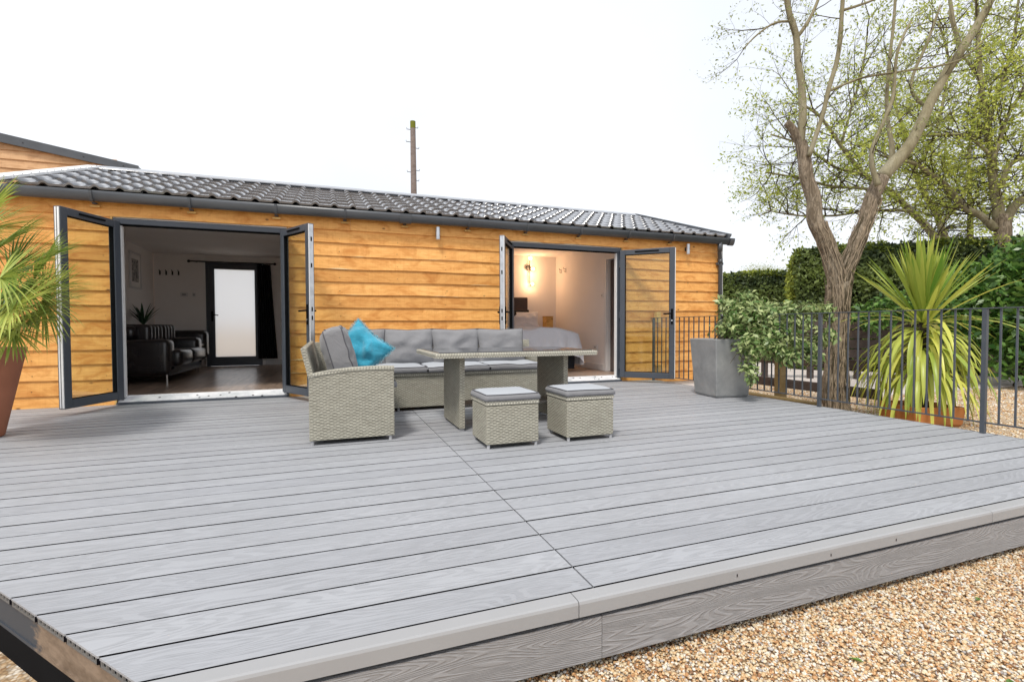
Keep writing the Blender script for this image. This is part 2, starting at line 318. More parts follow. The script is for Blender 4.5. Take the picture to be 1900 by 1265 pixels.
# ------------------------------------------------------------------ object helpers
ORIGIN = {}
def link(name, me, parent=None, loc=None):
    o = bpy.data.objects.new(name, me); COL.objects.link(o)
    if loc is not None: o.location = loc
    if parent is not None:
        o.parent = parent
        o.matrix_parent_inverse = Matrix.Translation(-ORIGIN.get(parent.name, Vector((0, 0, 0))))
        ORIGIN[o.name] = Vector((0, 0, 0)) if loc is None else Vector(loc)
    return o
def tag(o, label=None, cat=None, group=None, kind=None):
    for k, v in (('label', label), ('category', cat), ('group', group), ('kind', kind)):
        if v: o[k] = v
    return o
def thing(name, loc, label, cat, group=None):
    o = bpy.data.objects.new(name, None); COL.objects.link(o); o.location = loc; o.empty_display_size = .1
    ORIGIN[o.name] = Vector(loc); return tag(o, label, cat, group)
def copy_tree(o, parent=None):
    c = o.copy(); COL.objects.link(c)
    if parent: c.parent = parent
    for ch in [x for x in bpy.data.objects if x.parent == o]: copy_tree(ch, c)
    return c

class MB:
    def __init__(s): s.v = []; s.f = []; s.m = []; s.mats = []; s.cur = 0
    def use(s, m):
        if m not in s.mats: s.mats.append(m)
        s.cur = s.mats.index(m); return s
    def add(s, vs, fs):
        k = len(s.v); s.v += [tuple(v) for v in vs]
        for f in fs: s.f.append(tuple(i+k for i in f)); s.m.append(s.cur)
        return s
    def box(s, x0, x1, y0, y1, z0, z1):
        return s.add([(x0, y0, z0), (x1, y0, z0), (x1, y1, z0), (x0, y1, z0), (x0, y0, z1), (x1, y0, z1), (x1, y1, z1), (x0, y1, z1)],
                     [(0, 3, 2, 1), (4, 5, 6, 7), (0, 1, 5, 4), (1, 2, 6, 5), (2, 3, 7, 6), (3, 0, 4, 7)])
    def obox(s, o, u, n, a0, a1, b0, b1, z0, z1):     # box along direction u and normal n (2-D unit vectors) from o
        P = lambda a, b_, z: (o[0]+u[0]*a+n[0]*b_, o[1]+u[1]*a+n[1]*b_, z)
        vs = [P(a0, b0, z0), P(a1, b0, z0), P(a1, b1, z0), P(a0, b1, z0), P(a0, b0, z1), P(a1, b0, z1), P(a1, b1, z1), P(a0, b1, z1)]
        fs = [(0, 3, 2, 1), (4, 5, 6, 7), (0, 1, 5, 4), (1, 2, 6, 5), (2, 3, 7, 6), (3, 0, 4, 7)]
        if u[0]*n[1]-u[1]*n[0] < 0: fs = [f[::-1] for f in fs]
        return s.add(vs, fs)
    def tube(s, pts, rad, n=8, cap=True):
        pts = [Vector(p) for p in pts]; rad = rad if isinstance(rad, (list, tuple)) else [rad]*len(pts)
        vs = []; fs = []; ref = None
        for i, p in enumerate(pts):
            d = (pts[min(i+1, len(pts)-1)]-pts[max(i-1, 0)]).normalized()
            if ref is None: ref = Vector((0, 0, 1)) if abs(d.z) < .9 else Vector((1, 0, 0))
            a = d.cross(ref).normalized(); b_ = a.cross(d).normalized(); ref = b_
            for k in range(n):
                q = 2*math.pi*k/n; vs.append(p + (a*math.cos(q)+b_*math.sin(q))*rad[i])
        for i in range(len(pts)-1):
            for k in range(n):
                k2 = (k+1) % n; fs.append((i*n+k, i*n+k2, (i+1)*n+k2, (i+1)*n+k))
        if cap: fs.append(tuple(range(n))[::-1]); fs.append(tuple((len(pts)-1)*n+k for k in range(n)))
        return s.add(vs, [f[::-1] for f in fs])
    def ball(s, c, r, n=8, sq=(1, 1, 1)):
        vs = []; fs = []
        for i in range(n+1):
            th = math.pi*i/n
            for k in range(n*2):
                ph = math.pi*k/n; vs.append((c[0]+r*sq[0]*math.sin(th)*math.cos(ph), c[1]+r*sq[1]*math.sin(th)*math.sin(ph), c[2]+r*sq[2]*math.cos(th)))
        for i in range(n):
            for k in range(n*2):
                k2 = (k+1) % (n*2); fs.append((i*2*n+k, (i+1)*2*n+k, (i+1)*2*n+k2, i*2*n+k2))
        return s.add(vs, fs)
    def mesh(s, name, smooth=False, bevel=0):
        me = bpy.data.meshes.new(name); me.from_pydata(s.v, [], s.f)
        for m in s.mats: me.materials.append(m)
        me.polygons.foreach_set('material_index', s.m)
        if smooth: me.polygons.foreach_set('use_smooth', [True]*len(me.polygons))
        uv = me.uv_layers.new(name='UVMap'); dat = np.zeros(len(me.loops)*2)
        for p in me.polygons:
            n = p.normal; ax = max(range(3), key=lambda i: abs(n[i]))
            for li in p.loop_indices:
                co = me.vertices[me.loops[li].vertex_index].co
                dat[2*li:2*li+2] = ((co.y, co.z), (co.x, co.z), (co.x, co.y))[ax]
        uv.data.foreach_set('uv', dat)
        me.update(); return me
    def build(s, name, parent=None, smooth=False, bevel=0, loc=None, seg=2):
        o = link(name, s.mesh(name, smooth), parent, loc)
        if bevel:
            b_ = o.modifiers.new('bevel', 'BEVEL'); b_.width = bevel; b_.segments = seg; b_.limit_method = 'ANGLE'; b_.angle_limit = R(40)
        return o
def mb(m): return MB().use(m)

def big_mesh(name, verts, faces, mat, tone=None, parent=None, smooth=False):
    """verts (n,3), faces (m,k) all with k corners, tone per face"""
    me = bpy.data.meshes.new(name); nv, nf, k = len(verts), len(faces), faces.shape[1]
    me.vertices.add(nv); me.vertices.foreach_set('co', verts.astype(np.float32).ravel())
    me.loops.add(nf*k); me.loops.foreach_set('vertex_index', faces.astype(np.int32).ravel())
    me.polygons.add(nf); me.polygons.foreach_set('loop_start', np.arange(0, nf*k, k, dtype=np.int32)); me.polygons.foreach_set('loop_total', np.full(nf, k, dtype=np.int32))
    me.update(calc_edges=True)
    if tone is not None:
        a = me.attributes.new('tone', 'FLOAT', 'FACE'); a.data.foreach_set('value', tone.astype(np.float32))
    if smooth: me.polygons.foreach_set('use_smooth', np.ones(nf, bool))
    me.materials.append(mat)
    return link(name, me, parent)
def unit(a): return a/np.maximum(np.linalg.norm(a, axis=1, keepdims=True), 1e-9)
def leaf_cloud(P, size, aspect=.5, nrm=None, spread=1.0, tone=None, r=rng, droop=0):
    """one folded leaf (two triangles-ish quad kite) at every point of P"""
    n = len(P); s = size*(.6+.8*r.random(n))[:, None]
    nn = unit(r.normal(size=(n, 3))*spread + (nrm if nrm is not None else 0))
    a = unit(np.cross(nn, r.normal(size=(n, 3)))); a[:, 2] -= droop; a = unit(a); b = unit(np.cross(nn, a))
    v = np.stack([P, P+a*s*.45+b*s*aspect*.5+nn*s*.06, P+a*s, P+a*s*.45-b*s*aspect*.5+nn*s*.06], 1).reshape(-1, 3)
    f = np.arange(4*n).reshape(n, 4)
    tn = r.random(n) if tone is None else np.clip(tone + r.normal(size=n)*.18, 0, 1)
    return v, f, tn
def at(px, py, D):            # surveyed point: photograph pixel and distance along the viewing axis
    return CAM + (_f + _r*((px-950)/FOCAL) - _u*((py-632.5)/FOCAL))*D
def aty(px, py, Y):
    d = at(px, py, 1)-CAM; return CAM + d*((Y-CAM.y)/d.y)
def atz(px, py, Z=0):
    d = at(px, py, 1)-CAM; return CAM + d*((Z-CAM.z)/d.z)

GZ = -.25
# ------------------------------------------------------------------ the ground
m, t, b = mat_base('gravel_ground', (.4, .3, .2), .9, .2)
v = coords(t, rnd=False)
vo = nd(t, 'ShaderNodeTexVoronoi'); vo.inputs['Scale'].default_value = 75; t.links.new(v, vo.inputs['Vector'])
sp = nd(t, 'ShaderNodeSeparateColor'); t.links.new(vo.outputs['Color'], sp.inputs[0])
c = ramp(t, sp.outputs[0], [(0, (.25, .14, .07)), (.3, (.50, .34, .19)), (.6, (.60, .47, .32)), (1, (.75, .70, .62))])
c = mixc(t, ramp(t, vo.outputs['Distance'], [(.3, (0, 0, 0)), (.75, (.7, .7, .7))]), c, (.14, .09, .05))
c = mixc(t, ramp(t, noise(t, v, 1.2, 5), [(.4, (0, 0, 0)), (.8, (.3, .3, .3))]), c, (.35, .24, .14))
t.links.new(c, b.inputs['Base Color']); bump(t, b, vo.outputs['Distance'], -.7, .012)
M['gravel'] = m
g = mb(M['gravel']); n = 40
g.add([(-400, -300, GZ), (400, -300, GZ), (400, 500, GZ), (-400, 500, GZ)], [(0, 1, 2, 3)])
tag(g.build('ground'), kind='structure')
M['drive'] = simple('pale_concrete', (.52, .47, .44), .85, .2, var=.08, vscale=2, bumps=.2)
# pale driveway beyond the post-and-rail fence, laid in slabs
dv = bpy.data.objects.new('driveway', None); COL.objects.link(dv); tag(dv, kind='structure')
for i in range(7):
    for j in range(12):
        x0 = 8.0+i*1.25; y0 = -1.5+j*1.25
        mb(M['drive']).box(x0, x0+1.235, y0, y0+1.235, GZ-.02, GZ+.02+random.uniform(-.002, .002)).build('slab', dv)

# loose gravel
def pebbles(name, P, size, mat, parent=None):
    ph = (1+5**.5)/2
    ico = np.array([(-1, ph, 0), (1, ph, 0), (-1, -ph, 0), (1, -ph, 0), (0, -1, ph), (0, 1, ph), (0, -1, -ph), (0, 1, -ph), (ph, 0, -1), (ph, 0, 1), (-ph, 0, -1), (-ph, 0, 1)])/1.9
    F = np.array([(0, 11, 5), (0, 5, 1), (0, 1, 7), (0, 7, 10), (0, 10, 11), (1, 5, 9), (5, 11, 4), (11, 10, 2), (10, 7, 6), (7, 1, 8), (3, 9, 4), (3, 4, 2), (3, 2, 6), (3, 6, 8), (3, 8, 9), (4, 9, 5), (2, 4, 11), (6, 2, 10), (8, 6, 7), (9, 8, 1)])
    n = len(P); s = (size*(.55+.9*rng.random(n)**1.5))[:, None, None]
    V = ico[None]*(1+.22*rng.normal(size=(n, 12, 1)))
    V = V*(np.stack([.75+.5*rng.random(n), .75+.5*rng.random(n), .45+.35*rng.random(n)], 1)[:, None])
    a = rng.random(n)*6.28; ca, sa = np.cos(a), np.sin(a); tl_ = rng.normal(size=n)*.35; ct, st = np.cos(tl_), np.sin(tl_)
    x, y, z = V[..., 0], V[..., 1], V[..., 2]
    y, z = y*ct[:, None]-z*st[:, None], y*st[:, None]+z*ct[:, None]
    x, y = x*ca[:, None]-y*sa[:, None], x*sa[:, None]+y*ca[:, None]
    V = np.stack([x, y, z], 2)*s*.5 + P[:, None]
    Fm = (F[None]+(np.arange(n)*12)[:, None, None]).reshape(-1, 3)
    tn = np.repeat(rng.random(n), 20)
    return big_mesh(name, V.reshape(-1, 3), Fm, mat, tn, parent, True)
m, t, b = mat_base('pebble', (.5, .4, .3), .6, .35)
a_ = nd(t, 'ShaderNodeAttribute'); a_.attribute_name = 'tone'
c = ramp(t, a_.outputs['Fac'], [(0, (.18, .11, .07)), (.07, (.38, .19, .09)), (.2, (.60, .35, .16)), (.38, (.68, .49, .28)), (.58, (.68, .56, .38)), (.76, (.76, .68, .54)), (.90, (.82, .79, .73)), (1, (.34, .32, .32))])
t.links.new(mixc(t, noise(t, coords(t, rnd=False), 180, 3), c, mixc(t, 1., c, (.8, .76, .7), 'MULTIPLY')), b.inputs['Base Color']); M['pebble'] = m
def scatter(n, x0, x1, y0, y1, keep=None):
    P = np.stack([x0+(x1-x0)*rng.random(n), y0+(y1-y0)*rng.random(n), GZ+.004*rng.random(n)+.002], 1)
    return P if keep is None else P[keep(P)]
near = scatter(98000, .1, 4.2, -6.4, -5.2, lambda P: (P[:, 0] > .2+(P[:, 1]+6.4)*.2) & (P[:, 1] < -5.2))
near[:, 2] += .006*rng.random(len(near))
tag(pebbles('gravel', near, .0108, M['pebble']), 'loose golden pea gravel in front of the deck fascia', 'gravel', kind='stuff')
left = scatter(5000, -2.3, -.6, -6.4, -5.0)
far_ = scatter(26000, 5.05, 11, -5.6, 1.2, lambda P: (P[:, 0] < 8+(P[:, 1] < -1.6)*9) & (P[:, 1] > -5.6+(P[:, 0]-5)*.0))
mid = np.concatenate([left, scatter(9000, 4.1, 5.2, -6.2, -5.0)])
tag(pebbles('gravel', far_, .022, M['pebble']), 'golden gravel beyond the metal railing around the pots and trunk', 'gravel', kind='stuff')
tag(pebbles('gravel', mid, .0135, M['pebble']), 'gravel beside the two front corners of the deck', 'gravel', kind='stuff')
# a few fallen leaves on the gravel
def leaf_mesh(name, L_, W_, fold=.12):
    vs = np.array([(0, 0, 0), (L_*.4, W_/2, L_*fold), (L_, 0, .0), (L_*.4, -W_/2, L_*fold), (L_*.45, 0, -.002)])
    me = bpy.data.meshes.new(name); me.from_pydata([tuple(q) for q in vs], [], [(0, 4, 1), (1, 4, 2), (2, 4, 3), (3, 4, 0)])
    a = me.attributes.new('tone', 'FLOAT', 'FACE'); a.data.foreach_set('value', [.7]*4); me.materials.append(M['leaf_laurel']); return me
for i, (px, py, lab) in enumerate([(1812, 1113, 'green leaf lying on the gravel near the right edge of the deck fascia'), (1604, 1228, 'yellow green leaf on the gravel at the lower right, below the fascia'), (1872, 1258, 'small green leaf on the gravel in the lowest right corner')]):
    p = atz(px, py, GZ+.018); o = link('fallen_leaf', leaf_mesh('fallen_leaf', .045, .02), None, p); o.rotation_euler = (.2, .1, i*1.7+.3); tag(o, lab, 'leaf')

# ------------------------------------------------------------------ the deck
XJ, XR, YF, PITCHB = .818, 4.98, -5.3915, .1506
def edge_x(y): return -.451 - (y+5.383)*.0 - (y+5.383)*.862      # left edge, cut on the diagonal
deck = thing('deck', (2, -2.7, 0), 'raised grey composite board deck with a diagonal left edge in front of the timber cabin', 'deck')
GAP = .0082; TH = .024
rows = 36
for i in range(rows):
    y0 = YF + GAP + i*PITCHB; y1 = y0 + PITCHB - GAP
    if y1 > -.035: y1 = min(y1, -.036)
    if y1-y0 < .02: continue
    for side in (0, 1):
        if side == 0:
            xa, xb = edge_x(y0), edge_x(y1); xe = XJ-.003
            if xa < -4.6: xa = xb = -4.6
        else:
            xa = xb = XJ+.003; xe = XR
        g = mb(M['deck']); zt = random.uniform(-.0008, .0008)
        P = lambda x, y, z: (x, y, z)
        if side == 0 and i < 9:       # hollow extrusion, cells show on the sawn end
            def slab(ya, yb, za, zb, mt, ins=0):
                fa = ins + xa + (xb-xa)*(ya-y0)/(y1-y0); fb = ins + xa + (xb-xa)*(yb-y0)/(y1-y0)
                g.use(mt).add([(fa, ya, za), (xe, ya, za), (xe, yb, za), (fb, yb, za), (fa, ya, zb), (xe, ya, zb), (xe, yb, zb), (fb, yb, zb)],
                              [(0, 3, 2, 1), (4, 5, 6, 7), (0, 1, 5, 4), (1, 2, 6, 5), (2, 3, 7, 6), (3, 0, 4, 7)])
            slab(y0+.0004, y1-.0004, -.006, zt, M['deck'])
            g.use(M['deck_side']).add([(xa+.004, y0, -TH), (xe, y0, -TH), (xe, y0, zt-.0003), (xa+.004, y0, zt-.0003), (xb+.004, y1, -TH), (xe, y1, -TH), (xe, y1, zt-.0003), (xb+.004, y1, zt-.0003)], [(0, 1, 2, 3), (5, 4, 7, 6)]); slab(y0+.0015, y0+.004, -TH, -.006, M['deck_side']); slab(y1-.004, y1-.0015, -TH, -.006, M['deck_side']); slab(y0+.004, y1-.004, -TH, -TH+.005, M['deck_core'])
            slab(y0+.006, y1-.006, -TH+.0051, -.0061, M['black'], .005)  # black plugs added to stand for the shade inside the cells
            for k in range(7):
                yy = y0+.004+(y1-y0-.014)*k/6; slab(yy, yy+.005, -TH+.005, -.006, M['deck_core'])
        else:
            g.add([(xa, y0, -TH), (xe, y0, -TH), (xe, y1, -TH), (xb, y1, -TH), (xa, y0, zt), (xe, y0, zt), (xe, y1, zt), (xb, y1, zt)],
                  [(0, 3, 2, 1), (4, 5, 6, 7), (1, 2, 6, 5), (3, 0, 4, 7)])
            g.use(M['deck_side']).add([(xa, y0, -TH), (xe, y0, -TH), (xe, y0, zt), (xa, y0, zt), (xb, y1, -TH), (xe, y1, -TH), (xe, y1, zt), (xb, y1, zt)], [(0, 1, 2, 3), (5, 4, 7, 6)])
        g.build('deck_board', deck)
# solid black subframe slab, shade of the gaps put into its colour
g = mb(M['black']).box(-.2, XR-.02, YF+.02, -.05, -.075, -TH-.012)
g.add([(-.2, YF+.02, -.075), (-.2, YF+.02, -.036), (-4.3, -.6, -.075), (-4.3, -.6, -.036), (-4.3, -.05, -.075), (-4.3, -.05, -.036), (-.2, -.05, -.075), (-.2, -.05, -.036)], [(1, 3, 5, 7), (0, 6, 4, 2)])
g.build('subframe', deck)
# nosing with joints
xs = [edge_x(YF-.03)+.0, .731, 2.93, 4.99]
def nosing(x0, x1, cut=0):
    g = mb(M['nosing']); yb = YF-.001; yf = YF-.058; r_ = .010
    prof = [(yb, -.012), (yb, .001), (yf+r_, .001), (yf+r_*.3, -.002), (yf, -r_), (yf, -.050), (yf+.012, -.050), (yf+.012, -.012)]
    n = len(prof); vs = []
    for x, c_ in ((x0, cut), (x1, 0)):
        for y, z in prof: vs.append((x - (y-yb)*c_*.862, y, z))
    g.add(vs, [tuple((k, k+n, (k+1) % n+n, (k+1) % n)) for k in range(n)]); g.add(vs[:n], [tuple(range(n))[::-1]]); g.add(vs[n:], [tuple(range(n))])
    return g.build('nosing', deck)
nosing(edge_x(YF), .729, 1); nosing(.732, 2.888); nosing(2.891, 4.99)
def fasc(x0, x1, cut=0):
    y = YF-.050; g = mb(M['fascia'])
    xo = x0+.012*cut
    g.add([(x0, y, -.205), (x1, y, -.205), (x1, y+.02, -.205), (x0-.017*cut, y+.02, -.205), (x0, y, -.067), (x1, y, -.067), (x1, y+.02, -.067), (x0-.017*cut, y+.02, -.067)],
          [(0, 3, 2, 1), (4, 5, 6, 7), (0, 1, 5, 4), (1, 2, 6, 5), (2, 3, 7, 6), (3, 0, 4, 7)])
    return g.build('fascia_board', deck)
fx = aty(1117, 1180, YF-.050).x
fasc(edge_x(YF-.050)+.02, fx-.001, 1); fasc(fx+.001, 3.4); fasc(3.402, 4.985)
mb(M['fascia']).box(XR+.001, XR+.02, YF-.03, -.04, -.2, -.004).build('side_board', deck)
# steel channel under the diagonal edge
u = Vector((-.862, 1)); u.normalize(); n2 = Vector((-u.y, u.x)) * 1
if n2.x > 0: n2 = -n2
E0 = (edge_x(YF), YF)
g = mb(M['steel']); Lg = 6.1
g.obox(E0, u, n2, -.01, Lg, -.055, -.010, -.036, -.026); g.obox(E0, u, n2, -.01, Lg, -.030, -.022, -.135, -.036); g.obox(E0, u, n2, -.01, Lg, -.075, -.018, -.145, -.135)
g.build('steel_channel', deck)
g = mb(M['black']).obox(E0, u, n2, .0, Lg, -.034, -.024, GZ-.05, -.146); g.build('black_skirt', deck)  # plain black panel from the channel down to the ground
for k in range(5):
    mb(M['black']).obox(E0, u, n2, .5+k*1.2, .6+k*1.2, -.12, -.03, GZ-.02, -.146).build('support_post', deck)
mb(M['black']).box(fx*0-.2, XR-.05, YF+.03, YF+.06, GZ-.03, -.08).build('black_skirt', deck)
mb(M['black']).box(-.36, XR-.01, YF-.015, YF-.004, -.10, -.02).build('nosing_gap_shade', deck)  # black strip added so the gap under the nosing looks shaded
# small screws on the nosing front
for px, py in ((1368, 1067), (1542, 1029), (1663, 1001)):
    p = aty(px, py, YF-.0585); mb(M['screw']).box(p.x-.002, p.x+.002, YF-.0595, YF-.0575, p.z-.005, p.z+.005).build('screw', deck)

# ------------------------------------------------------------------ the cabin
cabin = thing('timber_cabin', (1.6, 2.35, 0), 'long single storey timber clad cabin with grey tiled roof and two open glazed doorways', 'building')
XL, XRW = -3.29, 6.33
L0, L1 = -2.238, -.462          # living room frame outer
B0, B1 = 2.462, 4.357           # bedroom frame outer
ZH = 2.095                      # frame head
ZL = 2.112; PB = .1655          # lap lines
def clad_mesh(x0, x1, seed, h=PB+.022, name='cladding_board', rough=1.0, mt=None):
    r_ = random.Random(seed); n = max(2, int((x1-x0)/.16)); g = MB().use(mt or M['clad']); vs = []
    ph = r_.random()*100
    for i in range(n+1):
        x = x0+(x1-x0)*i/n
        w_ = mnoise.noise(Vector((x*1.3+ph, ph, 0)))*.009*rough + mnoise.noise(Vector((x*5+ph, 3, 0)))*.0025*rough
        b_ = mnoise.noise(Vector((x*1.1, ph, 5)))*.004
        z0 = 0+w_
        vs += [(x, -.004, z0), (x, -.028+b_, z0+.001), (x, -.029+b_, z0+.004), (x, -.010, h), (x, -.001, h)]
    fs = []
    for i in range(n):
        for k in range(5):
            k2 = (k+1) % 5; fs.append((i*5+k, i*5+k2, (i+1)*5+k2, (i+1)*5+k))
    fs += [tuple(range(5))[::-1], tuple(n*5+k for k in range(5))]
    g.add(vs, [f[::-1] for f in fs]); return g.mesh(name)
def clad_row(x0, x1, z, seed): link('cladding_board', clad_mesh(x0, x1, seed), cabin, (0, 0, z))
tops = [XL, aty(650, 418, 0).x, aty(1008, 445, 0).x, XRW]
for a, b_ in zip(tops[:-1], tops[1:]): clad_row(a+.001, b_-.001, ZL, int(a*97))
for k in range(1, 14):
    z = ZL - PB*k
    if z < -.05: continue
    clad_row(XL, L0-.022, z, 100+k); clad_row(L1+.022, B0-.012, z, 200+k); clad_row(B1+.022, XRW, z, 300+k)
# bottom-most filler rows end below the deck top
# vertical battens beside the frames, corner trims
for x0, x1 in ((L0-.021, L0-.001), (L1+.001, L1+.021), (B1+.001, B1+.021), (XRW+.001, XRW+.05)):
    mb(M['trim'] if x0 < 6 else M['white_metal']).box(x0, x1, -.036, -.002, -.02, ZL-.004 if x0 < 6 else 2.3).build('corner_batten', cabin)
# nails
for k in range(1, 13):
    z = ZL-PB*k+.045
    for xx in (L1+.6, 1.0, 1.75, B0-.25, B1+.35, B1+1.1, XRW-.12, L0-.10, XL+.35):
        if z < 0: continue
        pass
g = mb(M['screw'])
for k in range(1, 13):
    z = ZL-PB*k+.05
    for xx in (L1+.62, L1+1.35, L1+2.0, B0-.13, B1+.33, B1+1.05, XRW-.10, L0-.09, XL+.3, B1+.09, L1+.08):
        zz = z+random.uniform(-.01, .01); yy = -.029+.019*(.05/.187)-.0015
        g.tube([(xx+random.uniform(-.01, .01), yy-.001, zz), (xx, yy+.004, zz)], .0035, 6)
o = g.build('nail', cabin); o['kind'] = 'stuff'
# inner wall leaf (plaster) with openings
WY0, WY1 = .0, .10
def wallpiece(x0, x1, y0, y1, z0, z1, mt, name='interior_wall'): return mb(M[mt]).box(x0, x1, y0, y1, z0, z1).build(name, cabin)
BACK = 4.80; EXT = 4.92
FZ = .08
for a, b_, z0, z1 in ((XL, L0, -.2, 2.385), (L1, B0, -.2, 2.385), (B1, XRW, -.2, 2.385), (L0, L1, ZH+.003, 2.385), (B0, B1, ZH+.003, 2.385)):
    wallpiece(a, b_, WY0, WY1, z0, z1, 'plaster', 'front_wall')
# side walls with gable
for x0, x1 in ((XL, XL+.07), (XRW-.10, XRW)):
    g = mb(M['clad_far']); 
    prof = [(WY1+.001, -.2), (EXT, -.2), (EXT, 2.40), (2.35, 3.15), (WY1+.001, 2.39)]
    vs = [(x, y, z) for x in (x0, x1) for y, z in prof]
    g.add(vs, [(0, 1, 2, 3, 4), (9, 8, 7, 6, 5)]+[(k, k+5, (k+1) % 5+5, (k+1) % 5) for k in range(5)]); g.build('gable_wall', cabin)
DX0, DX1, DZ1 = -2.30, -1.29, 2.19         # back door opening
wallpiece(XL+.101, DX0, BACK, EXT, -.2, 2.45, 'plaster', 'back_wall'); wallpiece(DX1, XRW-.101, BACK, EXT, -.2, 2.45, 'plaster', 'back_wall'); wallpiece(DX0, DX1, BACK, EXT, DZ1, 2.45, 'plaster', 'back_wall')
wallpiece(DX0, DX1, BACK, EXT, -.2, FZ-.003, 'plaster', 'back_wall')
wallpiece(1.55, 1.65, WY1+.001, BACK-.001, -.1, 2.415, 'plaster', 'partition_wall')
BY = 2.89
wallpiece(1.651, 4.70, BY, BY+.09, -.1, 2.415, 'plaster_warm', 'partition_wall')
# bedroom right wall with a door opening near the front
wallpiece(4.60, 4.699, .80, BY-.001, -.1, 2.415, 'plaster_warm', 'partition_wall'); wallpiece(4.60, 4.699, WY1+.001, .80, 2.03, 2.415, 'plaster_warm', 'partition_wall')
wallpiece(5.9, 5.95, WY1+.001, BY, -.1, 2.415, 'plaster', 'partition_wall')
wallpiece(XL+.0705, XL+.0995, WY1+.001, BACK-.001, -.1, 2.415, 'plaster')
# sloping ceiling
g = mb(M['plaster']); g.add([(XL+.1, WY1, 2.385), (XRW-.1, WY1, 2.385), (XRW-.1, BACK, 2.33), (XL+.1, BACK, 2.33), (XL+.1, WY1, 2.395), (XRW-.1, WY1, 2.395), (XRW-.1, BACK, 2.36), (XL+.1, BACK, 2.36)],
    [(0, 1, 2, 3), (7, 6, 5, 4), (0, 4, 5, 1), (1, 5, 6, 2), (2, 6, 7, 3), (3, 7, 4, 0)]); g.build('ceiling', cabin)
# floor boards
nfl = 0
for i in range(52):
    x0 = XL+.11+i*.18
    if x0 > 5.8: break
    off = (i*.43) % 1.2
    ys = [.065]+[y for y in np.arange(-1+off, BACK, 1.25) if y > .2]+[BACK-.002]
    for a, b_ in zip(ys[:-1], ys[1:]):
        mb(M['laminate']).box(x0, x0+.178, a, b_-.002, FZ-.02, FZ+random.uniform(-.0004, .0004)).build('floor_plank', cabin); nfl += 1
wallpiece(XL, XRW, .02, EXT, -.12, FZ-.022, 'plaster', 'floor_slab')
for a in ((XL+.101, DX0-.06, BACK-.016, BACK-.001), (DX1+.06, 1.549, BACK-.016, BACK-.001), (XL+.101, XL+.116, WY1+.01, BACK-.017), (4.583, 4.599, .88, BY-.017), (1.66, 4.582, BY-.016, BY-.001)):
    g = mb(M['skirting']).box(*a, FZ+.001, FZ+.115).build('skirting', cabin, bevel=.004)
# architrave on the bedroom right wall
g = mb(M['skirting']); g.box(4.58, 4.6, .80, .87, FZ, 2.10); g.box(4.58, 4.6, .15, .80, 2.03, 2.10); g.box(4.6, 4.7, .785, .80, FZ, 2.03); g.build('architrave', cabin, bevel=.004)

# roof: tile form sheet, every tile a piece
EY, EZ, RY, RZ = -.10, 2.385, 2.35, 3.225
sl_ = math.hypot(RY-EY, RZ-EZ); dy, dz = (RY-EY)/sl_, (RZ-EZ)/sl_
ncol, nrow = 43, 7
RX0, RX1 = -3.22, 6.42
cw = (RX1-RX0)/ncol; cl = sl_/nrow
def tile_mesh():
    g = mb(M['roof'])
    prof = []   # (x, h) across: pan then rounded roll
    for x, h in ((0, 0), (.30, .000), (.60, 0), (.66, .006), (.72, .020), (.78, .028), (.86, .027), (.94, .014), (1.0, .0)): prof.append((x*cw, h))
    n = len(prof); vs = []
    st = .020
    for s_, up in ((0, st), (cl*.5, st*.55), (cl+.0, .0)):
        for x, h in prof: vs.append((x, s_*dy - (h+up)*dz, s_*dz + (h+up)*dy))
    for x, h in prof: vs.append((x, -(h)*dz*1-0, (h)*dy-.004))     # underside lip
    fs = []
    for r_ in range(2):
        for k in range(n-1): fs.append((r_*n+k, r_*n+k+1, (r_+1)*n+k+1, (r_+1)*n+k))
    for k in range(n-1): fs.append((3*n+k, 3*n+k+1, k+1, k))
    g.add(vs, fs); me = g.mesh('roof_tile')
    me.polygons.foreach_set('use_smooth', [i < 2*(n-1) and i % (n-1) > 2 for i in range(len(me.polygons))]); return me
tm = tile_mesh(); cnt = 0
rest = []
for r_ in range(nrow):
    for c_ in range(ncol):
        p = Vector((RX0+c_*cw, EY+cl*dy*r_, EZ+cl*dz*r_+random.uniform(-.0012, .0012)))
        if r_ >= 5 and c_ < 1 and cnt >= 299: continue
        if cnt < 300: link('roof_tile', tm, cabin, p); cnt += 1
        else:
            o = link('tile_remainder', tm, cabin, p); o['kind'] = 'stuff'
# rear slope, ridge, underlay
g = mb(M['roof']).add([(RX0, RY, RZ), (RX1-.18, RY, RZ), (RX1, EXT+.15, 2.37), (RX0, EXT+.15, 2.37)], [(0, 1, 2, 3)]); g.add([(RX0+.02, EY+.04, EZ-.018), (RX1-.02, EY+.04, EZ-.018), (RX1-.2, RY, RZ-.02), (RX0+.02, RY, RZ-.02)], [(0, 1, 2, 3)]); g.build('rear_roof_slope', cabin)
g = mb(M['roof'])
for k in range(5):
    x0 = RX0-.02+k*1.93; x1 = min(x0+1.95, RX1-.15); h = .052+.003*(k % 2)
    g.add([(x0, RY-.13, RZ+h-.052), (x0, RY, RZ+h+.012), (x0, RY+.13, RZ+h-.052), (x1, RY-.13, RZ+h-.052), (x1, RY, RZ+h+.012), (x1, RY+.13, RZ+h-.052), (x0, RY-.14, RZ+h-.07), (x1, RY-.14, RZ+h-.07)],
          [(0, 3, 4, 1), (1, 4, 5, 2), (6, 7, 3, 0), (0, 1, 2), (5, 4, 3)])
g.build('ridge_cap', cabin)
